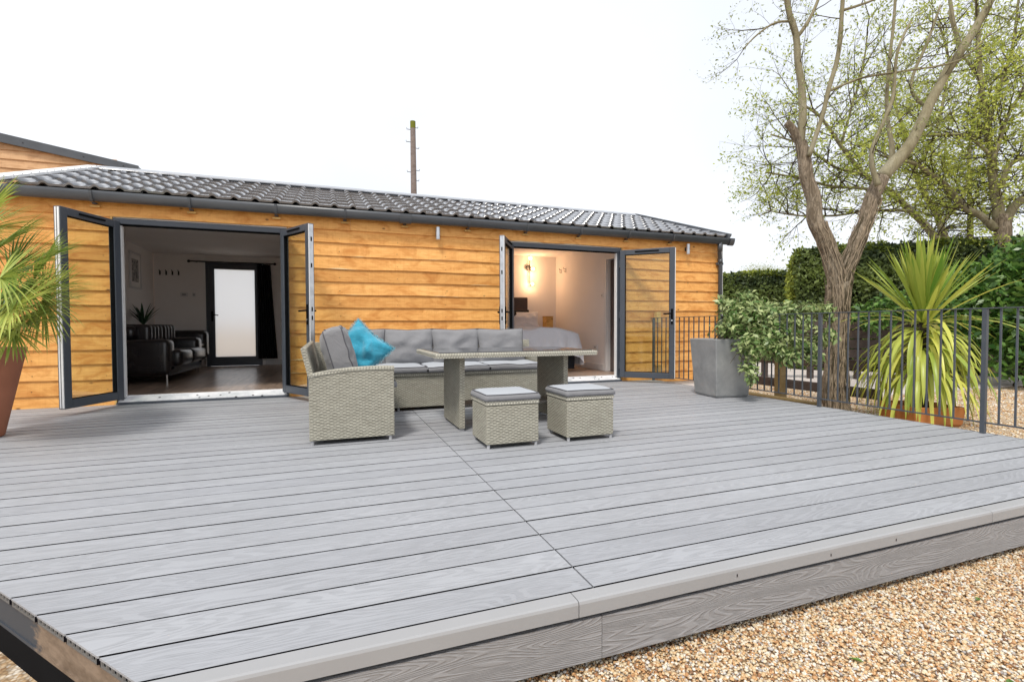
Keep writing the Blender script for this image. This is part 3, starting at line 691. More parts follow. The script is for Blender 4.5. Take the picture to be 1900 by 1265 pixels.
# verge flashings: white on the left, dark on the right
g = mb(M['white_metal'])
A = Vector((0, EY-.02, EZ-.01)); B = Vector((0, RY, RZ+.0)); up = Vector((0, -dz, dy))*.058
def verge(g, xa, xb, xa2, xb2, A, B, up, dn=.10):
    vs = [Vector((xa, 0, 0))+A+up, Vector((xb, 0, 0))+A+up, Vector((xb2, 0, 0))+B+up, Vector((xa2, 0, 0))+B+up]
    dnv = Vector((0, 0, -dn)); vs += [vs[0]+dnv, vs[3]+dnv, vs[1]-up*.5, vs[2]-up*.5]
    g.add(vs, [(0, 1, 2, 3), (4, 0, 3, 5), (1, 6, 7, 2), (4, 6, 1, 0)])
verge(g, -3.30, -3.13, -3.30, -3.13, A, B, up); vf = g.build('verge_flashing', cabin)
g = mb(M['screw'])
for k in range(14):
    q = A.lerp(B, (k+.5)/14)+up; g.tube([Vector((-3.16, 0, 0))+q, Vector((-3.16, 0, 0))+q+up*.12], .006, 6)
g.build('flashing_screw', vf)
g = mb(M['gutter']); verge(g, RX1-.03, RX1+.05, RX1-.21, RX1-.13, A, B, up*1.05, .12)
g.build('verge_flashing', cabin)
# soffit / eaves board above the first board
mb(M['trim']).box(XL, XRW, -.034, -.001, ZL+PB+.023, 2.375).build('eaves_board', cabin)
mb(M['gutter']).box(XL, XRW+.09, -.058, -.035, 2.275, 2.36).build('fascia_strip', cabin)
# gutter
GX0, GX1, GYc, GZr, GR = -3.45, 6.50, -.118, 2.352, .056
def gutter_mesh(x0, x1, r0=GR):
    g = mb(M['gutter']); n = 12; vs = []; dp = 1.9
    for x in (x0, x1):
        for rr in (r0, r0-.004):
            for k in range(n+1):
                a = math.pi*k/n; vs.append((x, GYc-rr*math.cos(a), GZr - rr*math.sin(a)*dp))
    m_ = n+1; fs = []
    for k in range(n): fs += [(k, k+1, 2*m_+k+1, 2*m_+k), (m_+k+1, m_+k, 3*m_+k, 3*m_+k+1), (k+1, k, m_+k, m_+k+1), (2*m_+k, 2*m_+k+1, 3*m_+k+1, 3*m_+k)]
    fs += [(0, 2*m_, 3*m_, m_), (n, m_+n, 3*m_+n, 2*m_+n)]
    g.add(vs, fs); return g
gu = gutter_mesh(GX0, GX1).build('gutter', cabin, smooth=True)
for px in (172, 353, 512, 640, 752, 870, 978, 1077, 1166, 1248):
    xx = aty(px, 400, GYc).x; g = gutter_mesh(xx-.014, xx+.014, GR+.004)
    g.use(M['gutter']).box(xx-.02, xx+.02, -.075, -.033, 2.228, 2.243); g.use(M['trim']).box(xx-.045, xx+.045, -.060, -.0335, 2.196, 2.215)
    g.build('gutter_bracket', gu)
xx = aty(752, 400, GYc).x; gutter_mesh(xx-.075, xx+.075, GR+.007).build('gutter_union', gu)
xx = aty(1345, 440, GYc).x
g = gutter_mesh(GX1-.09, GX1+.004, GR+.006); n = 12
g.add([(GX1+.004, GYc-(GR+.006)*math.cos(math.pi*k/n), GZr-(GR+.006)*math.sin(math.pi*k/n)*1.9) for k in range(n+1)], [tuple(range(n+1))]); g.build('stop_end', gu)
# downpipe
dx = 6.235
g = mb(M['gutter']).tube([(dx, GYc, 2.26), (dx, GYc, 2.15), (dx+.012, GYc+.02, 2.11), (dx+.05, -.072, 2.02), (dx+.06, -.068, 1.97), (dx+.06, -.068, .02)], .034, 14)
g.tube([(dx, GYc, 2.27), (dx, GYc, 2.13)], .039, 14); g.tube([(dx+.06, -.068, 2.01), (dx+.06, -.068, 1.93)], .039, 14)
dp = g.build('downpipe', cabin, smooth=True)
for z in (1.93, .9): mb(M['gutter']).box(dx-.0, dx+.12, -.075, -.032, z-.02, z+.02).build('pipe_clip', dp)

# door frames, sills
def door_frame(x0, x1):
    g = mb(M['anthracite']); y0, y1 = -.028, .062; t_ = .062
    g.box(x0, x0+t_, y0, y1, .045, ZH); g.box(x1-t_, x1, y0, y1, .045, ZH); g.box(x0+t_, x1-t_, y0, y1, ZH-t_, ZH)
    fr = g.build('door_frame', cabin, bevel=.004)
    mb(M['white_pvc']).box(x0+t_, x0+t_+.014, -.004, .05, .075, ZH-t_-.014).build('inner_gasket', fr); mb(M['white_pvc']).box(x1-t_-.014, x1-t_, -.004, .05, .075, ZH-t_-.014).build('inner_gasket', fr)
    mb(M['black']).box(x0+t_, x1-t_, .0, .045, ZH-t_-.014, ZH-t_-.001).build('head_gasket', fr)
    g = mb(M['sill']); g.add([(x0+.02, -.058, .038), (x1-.02, -.058, .038), (x1-.05, .055, .082), (x0+.05, .055, .082), (x0+.02, -.058, .028), (x1-.02, -.058, .028), (x1-.05, .055, .04), (x0+.05, .055, .04)],
         [(0, 1, 2, 3), (4, 7, 6, 5), (0, 4, 5, 1), (1, 5, 6, 2), (2, 6, 7, 3), (3, 7, 4, 0)]); g.build('threshold', fr)
    mb(M['white_pvc']).box(x0+t_, x1-t_, .056, .066, .05, .092).build('threshold_edge', fr)
    mb(M['anthracite']).box(x0+.003, x1-.003, -.066, -.036, .0015, .026).build('sill_base', fr)
door_frame(L0, L1); door_frame(B0, B1)

def door_leaf(hinge, free, label, z0=.068, z1=2.055, handle=True, edge='white'):
    h = Vector(hinge); f = Vector(free); W_ = (f-h).length; u = (f-h)/W_; n = Vector((u.y, -u.x))
    if (CAM.xy-h).dot(n) < 0: n = -n                     # n points to the camera side
    T = .034; S = .078; BT = .088
    root = None
    g = mb(M['anthracite'])
    g.obox(h, u, n, 0, S, -T, T, z0, z1); g.obox(h, u, n, W_-S, W_, -T, T, z0, z1)
    g.obox(h, u, n, S, W_-S, -T, T, z0, z0+BT); g.obox(h, u, n, S, W_-S, -T, T, z1-S, z1)
    leaf = g.build('door_leaf', cabin, bevel=.005); leaf['label'] = label
    g = mb(M['black'])
    for a0, a1, c0, c1 in ((S, S+.006, z0+BT, z1-S), (W_-S-.006, W_-S, z0+BT, z1-S), (S+.006, W_-S-.006, z0+BT, z0+BT+.006), (S+.006, W_-S-.006, z1-S-.006, z1-S)):
        g.obox(h, u, n, a0, a1, -.022, .022, c0, c1)
    g.build('glazing_bead', leaf)
    g = mb(M['glass']).obox(h, u, n, S+.001, W_-S-.001, -.004, .004, z0+BT+.001, z1-S-.001); g.build('pane', leaf)
    g = mb(M['black']).obox(h, u, n, W_*.28, W_*.72, T+.001, T+.013, z1-.046, z1-.028); g.build('trickle_vent', leaf, bevel=.003)
    # free-edge strips
    if edge == 'white':
        g = mb(M['white_pvc']); g.obox(h, u, n, W_+.0005, W_+.006, -.018, -.004, z0+.01, z1-.01); g.obox(h, u, n, W_+.0005, W_+.008, .008, .026, z0+.01, z1-.01); g.build('edge_seal', leaf)
    else:
        g = mb(M['alu']); g.obox(h, u, n, W_+.0005, W_+.004, -.024, .024, z0+.01, z1-.01); es = g.build('lock_strip', leaf)
        for zc in (.35, .95, 1.05, 1.55, 1.85): mb(M['black']).obox(h, u, n, W_+.0042, W_+.006, -.008, .008, zc, zc+.05).build('lock_slot', leaf)
        mb(M['white_pvc']).obox(h, u, n, W_+.0005, W_+.006, .025, .033, z0+.01, z1-.01).build('edge_seal', leaf)
    if handle:
        for sgn in (1, -1):
            g = mb(M['black']); a = W_-S/2
            lo, hi = (T, T+.010) if sgn > 0 else (-T-.010, -T)
            g.obox(h, u, n, a-.016, a+.016, lo, hi, .90, 1.13)
            c_ = h+u*a+n*(T+.03)*sgn; e = h+u*(a-.12)+n*(T+.045)*sgn; b0 = h+u*a+n*(T)*sgn
            g.tube([(b0.x, b0.y, 1.06), (c_.x, c_.y, 1.06), (e.x, e.y, 1.055)], .010, 8)
            g.build('handle', leaf, bevel=.002)
            k = h+u*a+n*(T+.012)*sgn; mb(M['alu']).tube([(b0.x, b0.y, .955), (k.x, k.y, .955)], .012, 10).build('lock_barrel', leaf)
    for zc in (.25, 1.05, 1.85):
        mb(M['anthracite']).tube([(h.x-u.x*.008, h.y-u.y*.008, zc-.05), (h.x-u.x*.008, h.y-u.y*.008, zc+.05)], .014, 10).build('hinge', leaf)
    return leaf
door_leaf((-2.19, -.055), (-2.455, -.72), 'left leaf of the living room doors, white seals on its free edge', handle=False)
door_leaf((-.505, -.055), (-.165, -.66), 'right leaf of the living room doors, metal lock strip on its edge', edge='lock')
door_leaf((2.505, -.055), (2.135, -.69), 'left leaf of the bedroom doors, seen nearly edge on', edge='lock')
door_leaf((4.325, -.055), (4.915, -.63), 'right leaf of the bedroom doors, with black lever handle')
# wall lights
def wall_light(px, lab):
    x = aty(px, 430, -.10).x
    o = thing('wall_light', (x, -.03, 2.14), lab, 'wall light', 'up and down wall lights on the cabin')
    mb(M['alu']).tube([(x, -.085, 2.06), (x, -.085, 2.22)], .029, 20).build('light_body', o, smooth=False)
    mb(M['iron']).box(x-.02, x+.02, -.06, -.028, 2.11, 2.17).build('bracket', o)
    g = mb(M['white_pvc']).tube([(x, -.085, 2.056), (x, -.085, 2.0595)], .024, 16).tube([(x, -.085, 2.2205), (x, -.085, 2.224)], .024, 16); g.build('lens', o)
wall_light(813, 'cylindrical steel wall light under the gutter between the two doorways'); wall_light(1278, 'cylindrical steel wall light under the gutter at the right end of the cabin')
# outside tap / sockets boxes seen through the right leaf
mb(M['trim']).box(4.98, 5.06, -.10, -.032, .93, 1.10).build('timber_block', cabin)
mb(M['trim']).box(4.98, 5.07, -.12, -.032, .05, .24).build('timber_block', cabin)

# ------------------------------------------------------------------ living room things
# back door
bd = thing('back_door', (-1.8, BACK, FZ), 'dark framed interior view of the back door with one large frosted pane', 'door')
g = mb(M['charcoal']); g.use(M['anthracite']); y0, y1 = BACK-.02, BACK+.06
g.box(DX0, DX0+.06, y0, y1, FZ, DZ1); g.box(DX1-.06, DX1, y0, y1, FZ, DZ1); g.box(DX0+.06, DX1-.06, y0, y1, DZ1-.06, DZ1); g.build('frame', bd)
p0, p1, q0, q1 = -2.15, -1.415, .27, 2.06
g = mb(M['anthracite']); y0, y1 = BACK-.012, BACK+.045
g.box(DX0+.061, p0, y0, y1, FZ+.005, DZ1-.061); g.box(p1, DX1-.061, y0, y1, FZ+.005, DZ1-.061); g.box(p0, p1, y0, y1, FZ+.005, q0); g.box(p0, p1, y0, y1, q1, DZ1-.061); g.build('door_panel', bd)
mb(M['frosted']).box(p0+.001, p1-.001, BACK+.010, BACK+.016, q0+.001, q1-.001).build('pane', bd)
g = mb(M['black']).box(p0-.06, p0-.03, BACK-.022, BACK-.012, 1.0, 1.2).tube([(p0-.045, BACK-.02, 1.13), (p0-.045, BACK-.06, 1.13), (p0+.07, BACK-.06, 1.12)], .009, 8); g.build('handle', bd)
# curtain and pole
cp = thing('curtain_pole', (-1.8, BACK-.09, 2.19), 'black curtain pole with ball ends above the back door', 'curtain pole')
mb(M['iron']).tube([(-2.56, BACK-.09, 2.19), (-1.03, BACK-.09, 2.19)], .014, 10).build('rod', cp)
for x in (-2.57, -1.02): mb(M['iron']).ball((x, BACK-.09, 2.19), .028, 6).build('finial', cp, smooth=True)
for x in (-2.45, -1.1): mb(M['iron']).box(x-.012, x+.012, BACK-.09, BACK-.001, 2.18, 2.20).build('bracket', cp)
g = mb(M['charcoal']); n = 60; vs = []
for z, wd in ((2.17, .25), (1.6, .28), (.9, .32), (.22, .36)):
    for i in range(n+1):
        q = i/n; x = -1.36+wd*q; vs.append((x, BACK-.09+.028*math.sin(q*2*math.pi*7+z*.3)+.006*math.sin(q*31), z))
fs = [(r_*(n+1)+i, r_*(n+1)+i+1, (r_+1)*(n+1)+i+1, (r_+1)*(n+1)+i) for r_ in range(3) for i in range(n)]
g.add(vs, fs+[f[::-1] for f in []]); o = g.build('curtain', smooth=True); sm = o.modifiers.new('s', 'SOLIDIFY'); sm.thickness = .004
tag(o, 'dark charcoal curtain gathered at the right side of the back door', 'curtain')
# coat hooks
def hook(x, y, z, lab, grp, ax='y'):
    o = thing('coat_hook', (x, y, z), lab, 'coat hook', grp)
    d = Vector((0, -1, 0)) if ax == 'y' else Vector((-1, 0, 0)); p = Vector((x, y, z))
    mb(M['iron']).box(x-.012, x+.012, y-.012, y-.001, z-.04, z+.04).build('plate', o) if ax == 'y' else mb(M['chrome']).box(x-.012, x-.001, y-.012, y+.012, z-.04, z+.04).build('plate', o)
    mb(M['iron']).tube([p+d*.01+Vector((0, 0, .02)), p+d*.05+Vector((0, 0, .03)), p+d*.06+Vector((0, 0, .06))], .006, 6).tube([p+d*.01-Vector((0, 0, .02)), p+d*.04-Vector((0, 0, .03)), p+d*.045], .006, 6).build('prong', o)
for k, nm in enumerate(('nearest the corner', 'second from the corner', 'third from the corner', 'nearest the door')):
    hook(-3.08+.105*k+(0 if k else 0), BACK, 1.95, f'small metal coat hook on the living room back wall, {nm}', 'row of coat hooks on the living room wall')
for xx, lab in ((-2.68, 'white double light switch on living room wall'), (-2.51, 'narrow thermostat beside the back door')):
    w_ = .065 if xx < -2.6 else .03
    o = thing('switch_plate' if xx < -2.6 else 'thermostat', (xx, BACK, 1.53), lab, 'switch' if xx < -2.6 else 'thermostat')
    mb(M['skirting']).box(xx-w_, xx+w_, BACK-.010, BACK-.001, 1.49, 1.57).build('plate', o, bevel=.002)
    mb(M['foot']).box(xx-w_*.5, xx+w_*.5, BACK-.014, BACK-.0101, 1.515, 1.545).build('rocker', o)
# framed picture on the left wall
xw = XL+.1
pc = thing('framed_picture', (xw, 3.85, 1.57), 'framed grey sketch hanging on the living room left wall', 'picture')
g = mb(M['skirting']); yA, yB, zA, zB = 3.5, 4.05, 1.56, 2.2
xp = aty(257, 500, 3.85).x
g.box(xw+.001, xw+.025, yA, yA+.03, zA, zB); g.box(xw+.001, xw+.025, yB-.03, yB, zA, zB); g.box(xw+.001, xw+.025, yA+.03, yB-.03, zA, zA+.03); g.box(xw+.001, xw+.025, yA+.03, yB-.03, zB-.03, zB); g.use(M['iron']).build('frame', pc)
mb(M['plaster']).box(xw+.001, xw+.010, yA+.031, yB-.031, zA+.031, zB-.031).build('mount', pc)
m, t, b = mat_base('sketch_print', (.3, .3, .3), .6, .3)
t.links.new(ramp(t, noise(t, coords(t, (1, 3, 2)), 5, 6, .7, 1.5), [(.42, (.12, .12, .13)), (.55, (.5, .48, .46))]), b.inputs['Base Color'])
mb(m).box(xw+.0105, xw+.012, yA+.11, yB-.11, zA+.12, zB-.12).build('print', pc)
# black leather sofa: end arm towards the garden
sf = thing('leather_sofa', (-2.6, 2.3, FZ), 'black leather two seat sofa with padded arms along the living room wall', 'sofa')
def rbox(mt, x0, x1, y0, y1, z0, z1, name, parent, r_=.05, seg=4): return mb(M[mt]).box(x0, x1, y0, y1, z0, z1).build(name, parent, bevel=r_, seg=seg, smooth=True)
SZ = FZ
rbox('leather', -3.05, -2.10, 1.42, 1.74, SZ+.12, SZ+.62, 'arm', sf, .07); rbox('leather', -3.05, -2.10, 3.10, 3.42, SZ+.12, SZ+.62, 'arm', sf, .07)
rbox('leather', -3.07, -2.75, 1.60, 3.25, SZ+.15, SZ+.80, 'backrest', sf, .09)
for a, b_ in ((1.75, 2.42), (2.43, 3.09)):
    rbox('leather', -2.80, -2.02, a, b_, SZ+.22, SZ+.46, 'seat_cushion', sf, .07)
    g = mb(M['leather'])
    for k in range(4): g.box(-2.83, -2.415, a+.02+k*.16, a+.17+k*.16, SZ+.44, SZ+.84)
    g.build('back_cushion', sf, bevel=.06, seg=3, smooth=True)
rbox('leather', -3.0, -2.10, 1.5, 3.35, SZ+.10, SZ+.25, 'base', sf, .02)
g = mb(M['chrome'])
for x in (-2.15, -2.95):
    for y in (1.5, 3.33): mb(M['chrome']).tube([(x, y, SZ), (x, y, SZ+.12)], .012, 8).build('leg', sf)
rbox('leather', -2.76, -2.55, 1.62, 1.98, SZ+.60, SZ+.82, 'head_cushion', sf, .09)
# second, lower seat beyond it
ch = thing('leather_armchair', (-2.15, 4.1, FZ), 'black leather chair with pleated seat beyond the sofa near the back wall', 'armchair')
rbox('leather', -2.9, -2.22, 3.62, 4.35, SZ+.16, SZ+.44, 'seat', ch, .08); rbox('leather', -2.9, -2.2, 4.25, 4.55, SZ+.2, SZ+.74, 'backrest', ch, .09)
g = mb(M['leather'])
for k in range(4): g.box(-2.26-.17*k-.13, -2.25-.17*k+.02, 3.60, 4.25, SZ+.42, SZ+.50)
g.build('seat_pleats', ch, bevel=.04, seg=3, smooth=True)
for x in (-2.27, -2.85):
    for y in (3.68, 4.45): mb(M['chrome']).tube([(x, y, SZ), (x, y, SZ+.18)], .012, 8).build('leg', ch)
# plant on a white stand behind the sofa
tp = aty(266, 606, 3.55)
ip = thing('indoor_plant', (tp.x, 3.55, FZ), 'spiky dark green houseplant on a white stand behind the sofa', 'houseplant')
mb(M['white_metal']).tube([(tp.x, 3.55, FZ), (tp.x, 3.55, tp.z+.02)], [.13, .15], 20).build('pot', ip, smooth=False)
def blade(mbv, base, d, L_, W_, bend, n=6, r_=random):
    d = Vector(d).normalized(); side = d.cross(Vector((0, 0, 1)));
    if side.length < .05: side = Vector((1, 0, 0))
    side.normalize(); p = Vector(base); vs = []; st = L_/n
    for i in range(n+1):
        q = i/n; wd = W_*(.55+.9*q)*(1-q**2.2) if q < 1 else 0
        nrm = side.cross(d).normalized()
        vs += [p-side*wd/2+nrm*wd*.12, p-nrm*wd*.06, p+side*wd/2+nrm*wd*.12]
        d = (d+Vector((0, 0, -bend/n*(1+q)))).normalized(); p = p+d*st
    fs = []
    for i in range(n): k = i*3; fs += [(k, k+1, k+4, k+3), (k+1, k+2, k+5, k+4)]
    mbv.add(vs, fs)
def blade_obj(name, base_dir, L_, W_, bend, mt, parent, loc, tone):
    g = mb(mt); blade(g, (0, 0, 0), base_dir, L_, W_, bend); me = g.mesh(name, True)
    a = me.attributes.new('tone', 'FLOAT', 'FACE'); a.data.foreach_set('value', [tone]*len(me.polygons)); return link(name, me, parent, loc)
for k in range(22):
    a = random.uniform(0, 6.28); e = random.uniform(.15, .75)
    blade_obj('leaf', (math.cos(a)*e, math.sin(a)*e, 1), random.uniform(.32, .46), .05, .35, M['leaf_dark'], ip, (tp.x, 3.55, tp.z+.02), random.random())

# ------------------------------------------------------------------ bedroom things
bed = thing('bed', (2.9, 1.7, FZ), 'bed with rumpled white duvet in the right hand room', 'bed')
def grid_mesh(g, fn, nu, nv):
    vs = [fn(i/nu, j/nv) for j in range(nv+1) for i in range(nu+1)]
    g.add(vs, [(j*(nu+1)+i, j*(nu+1)+i+1, (j+1)*(nu+1)+i+1, (j+1)*(nu+1)+i) for j in range(nv) for i in range(nu)])
def duvet(u, v):
    # u across (x, foot end at the right), v in depth (y)
    X0, X1, Y0, Y1 = 2.0, 4.06, .85, 2.62
    a = (u-.5)*2.0; b_ = (v-.5)*2.0
    x = X0+(X1-X0)*min(1, max(0, (u)/.82)); y = Y0+(Y1-Y0)*min(1, max(0, (v-.12)/.76))
    top = .83
    dr = 0
    if u > .82: dr = (u-.82)/.18
    dv = max(0, (.12-v)/.12, (v-.88)/.12)
    z = top + .03*math.sin(x*5+y*3) + .02*mnoise.noise(Vector((x*6, y*6, 0))) - .05*max(0, (u-.62)/.2)**2*(1 if u < .82 else 1)
    fold = .5+.5*mnoise.noise(Vector((x*9 if dv else 0, y*14, 3)))
    e = max(dr, dv)
    z -= .42*e**1.0 if e else 0
    if dr: x += .10*math.sin(dr*1.57)+.035*math.sin(y*26)*dr
    if dv: s_ = -1 if v < .5 else 1; y += s_*(.06*math.sin(dv*1.57)+.03*math.sin(x*24)*dv)
    return (x, y, z)
g = mb(M['duvet']); grid_mesh(g, duvet, 90, 60); g.build('duvet', bed, smooth=True)
mb(M['charcoal']).box(2.0, 4.05, .95, 2.5, FZ+.05, FZ+.35).build('divan_base', bed, bevel=.01)
mb(M['duvet']).box(2.0, 4.1, .93, 2.52, FZ+.351, FZ+.62).build('mattress', bed, bevel=.05)
hb = aty(968, 560, 2.70)
mb(M['headboard']).box(3.55, hb.x+.14, 2.70, 2.80, FZ, 1.47).build('headboard', bed, bevel=.02)
def pillow_mesh(w_, h_, t_, mt, seed=0, n=20, name='cushion', corner=.16, wr=.012):
    g = mb(mt); vs = []
    for s_ in (1, -1):
        for j in range(n+1):
            for i in range(n+1):
                u = i/n*2-1; v = j/n*2-1
                edge = (1-abs(u)**2.6)**.55*(1-abs(v)**2.6)**.55 if abs(u) < 1 and abs(v) < 1 else 0
                pull = 1-corner*(1-(abs(u)*abs(v)))*max(abs(u), abs(v))**3*.55
                x = u*w_/2*pull; y = v*h_/2*pull
                z = s_*t_/2*edge
                z += wr*mnoise.noise(Vector((u*2.3+seed, v*2.3, s_*2)))*edge*2
                cr_ = max(0, abs(u)+abs(v)-1.1); z += s_*wr*.8*math.sin(math.atan2(v, u)*14+seed)*cr_*edge
                vs.append((x, y, z))
    m_ = (n+1)**2; fs = []
    for j in range(n):
        for i in range(n):
            k = j*(n+1)+i; fs.append((k, k+1, k+n+2, k+n+1)); fs.append((m_+k, m_+k+n+1, m_+k+n+2, m_+k+1))
    g.add(vs, fs)
    # piping round the seam
    ring = [(i/n*2-1, -1) for i in range(n)]+[(1, i/n*2-1) for i in range(n)]+[(1-i/n*2, 1) for i in range(n)]+[(-1, 1-i/n*2) for i in range(n)]
    pts = []
    for u, v in ring:
        pull = 1-corner*(1-(abs(u)*abs(v)))*.55; pts.append((u*w_/2*pull, v*h_/2*pull, 0))
    return g, pts
def pillow(name, w_, h_, t_, mt, loc, rot, parent=None, seed=0, pipe=None, **kw):
    g, pts = pillow_mesh(w_, h_, t_, mt, seed, **kw)
    if pipe: g.use(pipe).tube(pts+[pts[0]], .0045, 6, False)
    Rm = rot.to_matrix().to_4x4() if hasattr(rot, 'to_matrix') else Matrix(rot)
    me_v = [tuple(Rm @ Vector(v) + Vector(loc)) for v in g.v]; g.v = me_v
    return g.build(name, parent, smooth=True)
from mathutils import Euler
def frame(nrm, up=(0, 0, 1), spin=0):
    n = Vector(nrm).normalized(); x = Vector(up).cross(n).normalized(); y = n.cross(x)
    return Matrix(((x.x, y.x, n.x, 0), (x.y, y.y, n.y, 0), (x.z, y.z, n.z, 0), (0, 0, 0, 1))) @ Matrix.Rotation(spin, 4, 'Z')
pillow('pillow', .55, .42, .16, M['duvet'], (3.72, 2.45, .98), frame((-.2, -.9, .45)), bed, 3)
pillow('pillow', .5, .4, .15, M['charcoal'], (3.60, 2.55, 1.02), frame((-.1, -.95, .3)), bed, 5)
bx = thing('bedside_box', (aty(1018, 596, 2.72).x, 2.72, FZ), 'small plain timber bedside box against the bedroom back wall', 'bedside table')
zb_ = aty(1018, 588, 2.72).z; xb_ = aty(1018, 596, 2.72).x
mb(M['trim']).box(xb_-.075, xb_+.075, 2.66, 2.86, FZ, zb_).build('body', bx, bevel=.004)
mb(M['trim']).box(xb_-.08, xb_+.08, 2.655, 2.865, zb_+.001, zb_+.015).build('top', bx)
# wall lamp with bulbs
lx = aty(983, 500, BY-.06).x
lamp = thing('wall_lamp', (lx, BY-.06, 2.1), 'lit brass stem wall lamp with three warm globe bulbs above the bed', 'wall lamp')
ztop = aty(986, 462, BY-.06).z; zbot = aty(983, 526, BY-.06).z
mb(M['iron']).tube([(lx, BY-.06, zbot), (lx, BY-.06, ztop+.1)], .008, 8).build('stem', lamp)
mb(M['iron']).tube([(lx-.02, BY-.05, 2.10), (lx-.02, BY-.001, 2.10)], .05, 16).build('wall_plate', lamp)
m, t, b = mat_base('lit_bulb', (1, .8, .5), .4, .3); b.inputs['Emission Color'].default_value = (1, .62, .26, 1); b.inputs['Emission Strength'].default_value = 5; M['bulb'] = m
for (px, py, rr) in ((990, 464, .035), (984, 479, .04), (989, 499, .035), (988, 527, .035)):
    c_ = aty(px, py, BY-.09)
    mb(M['bulb']).ball(c_, rr, 8).build('globe_bulb', lamp, smooth=True)
    mb(M['iron']).tube([(lx, BY-.06, c_.z-.03), (c_.x-.01, c_.y+.01, c_.z-.015)], .012, 8).build('bulb_holder', lamp)
for (px, py, e) in ((989, 499, 5), (988, 527, 4), (986, 466, 4)):
    c_ = aty(px, py, BY-.16); l = bpy.data.lights.new('bulb_light', 'POINT'); l.energy = e; l.color = (1, .57, .29); l.shadow_soft_size = .04
    lo = bpy.data.objects.new('bulb_light', l); COL.objects.link(lo); lo.location = c_
for yy, lab in ((2.60, 'small coat hook on the bedroom right wall nearer the corner'), (2.40, 'small coat hook on the bedroom right wall nearer the doorway')):
    hook(4.6, yy, 2.02, lab, 'coat hooks on the bedroom wall', 'x')
for nm, y_, z_, lab, s_ in (('light_switch', .95, 1.42, 'white light switch on the bedroom right wall', .04), ('wall_socket', 1.19, .49, 'white double wall socket low on the bedroom right wall', .07)):
    o = thing(nm, (4.6, y_, z_), lab, 'switch' if nm[0] == 'l' else 'socket')
    mb(M['skirting']).box(4.588, 4.599, y_-s_, y_+s_, z_-.045, z_+.045).build('plate', o, bevel=.003); mb(M['foot']).box(4.585, 4.5879, y_-s_*.4, y_+s_*.4, z_-.015, z_+.015).build('rocker', o)
o = thing('interior_door', (4.85, .45, FZ), 'brown inner door standing ajar just inside the bedroom right jamb', 'door')
mb(M['headboard']).box(4.66, 4.70, .15, .78, FZ+.01, 2.02).build('door_panel', o); mb(M['alu']).box(4.64, 4.66, .2, .3, 1.0, 1.02).build('handle', o)

# ------------------------------------------------------------------ garden furniture
# corner sofa
sofa = thing('corner_sofa', (1.0, -1.6, 0), 'grey rattan L shaped corner sofa with grey cushions against the cabin wall', 'sofa')
SY0, SY1 = -1.65, -.92
LX0, LX1, LY = -.135, .475, -2.93
g = mb(M['wicker']).box(LX1-.06, 2.33, SY0, SY1, .035, .355); g.box(LX0+.03, LX1-.03, LY+.05, SY0+.1, .035, .355); g.build('base', sofa, bevel=.006)
g = mb(M['wicker_rim']).box(LX1-.05, 2.34, SY0-.012, SY0+.03, .355, .395); g.box(LX1-.07, LX1+.012-.03, LY+.06, SY0-.02, .355, .395); g.build('seat_rim', sofa, bevel=.008)
# front arm panel with rising curved top
def arm_panel(x0, x1, y0, y1, tops_, name='arm_panel'):
    g = mb(M['wicker']); n = len(tops_); vs = []
    for y in (y0, y1):
        for i, z in enumerate(tops_): x = x0+(x1-x0)*i/(n-1); vs += [(x, y, .035), (x, y, z)]
    k2 = 2*n; fs = []
    for i in range(n-1):
        a = 2*i; fs += [(a, a+2, a+3, a+1), (k2+a, k2+a+1, k2+a+3, k2+a+2), (a+1, a+3, k2+a+3, k2+a+1), (a, k2+a, k2+a+2, a+2)]
    fs += [(0, 1, k2+1, k2), (2*n-2, k2+2*n-2, k2+2*n-1, 2*n-1)]
    g.add(vs, fs); p = g.build(name, sofa, bevel=.005)
    g = mb(M['wicker_rim']); pts = [(x0+(x1-x0)*i/(n-1), (y0+y1)/2, z+.004) for i, z in enumerate(tops_)]
    vs = []
    for (x, y, z) in pts: vs += [(x, y0-.006, z-.022), (x, y0-.006, z+.004), (x, y1+.006, z+.004), (x, y1+.006, z-.022)]
    fs = []
    for i in range(n-1):
        for k in range(4): fs.append((i*4+k, i*4+(k+1) % 4, (i+1)*4+(k+1) % 4, (i+1)*4+k))
    fs += [(0, 1, 2, 3), (4*n-1, 4*n-2, 4*n-3, 4*n-4)]
    g.add(vs, [f[::-1] for f in fs]); g.build('arm_rim', p, bevel=.003)
tops_ = [.515, .527, .537, .545, .551, .556, .559, .561, .562, .561, .556]
arm_panel(LX0, LX1, LY, LY+.075, tops_)
arm_panel(2.33, 2.42, SY0, SY1, [.55]*3)
# back panels: left wing leans outward, long back
def slab4(mt, quad, th, name, parent):      # quad of points with a thickness along its normal
    a, b_, c_, d_ = [Vector(q) for q in quad]; n = (b_-a).cross(d_-a).normalized()*th
    g = mb(mt).add([a, b_, c_, d_, a+n, b_+n, c_+n, d_+n], [(0, 3, 2, 1), (4, 5, 6, 7), (0, 1, 5, 4), (1, 2, 6, 5), (2, 3, 7, 6), (3, 0, 4, 7)]); return g.build(name, parent, bevel=.006)
prof = [(LX0+.003, .04), (LX0+.003, .47), (LX0-.052, .71), (LX0-.040, .722), (LX0-.012, .712), (LX0+.045, .47), (LX0+.045, .04)]; n = len(prof)
g = mb(M['wicker']).add([(x, y, z) for y in (LY+.003, SY1) for x, z in prof], [tuple(range(n)), tuple(range(2*n-1, n-1, -1))]+[(k, k+n, (k+1) % n+n, (k+1) % n) for k in range(n)]); g.build('back_panel', sofa, bevel=.005)
slab4(M['wicker'], [(LX0, SY1, .05), (LX0, SY1+.05, .70), (2.42, SY1+.05, .70), (2.42, SY1, .05)], -.05, 'back_panel', sofa)
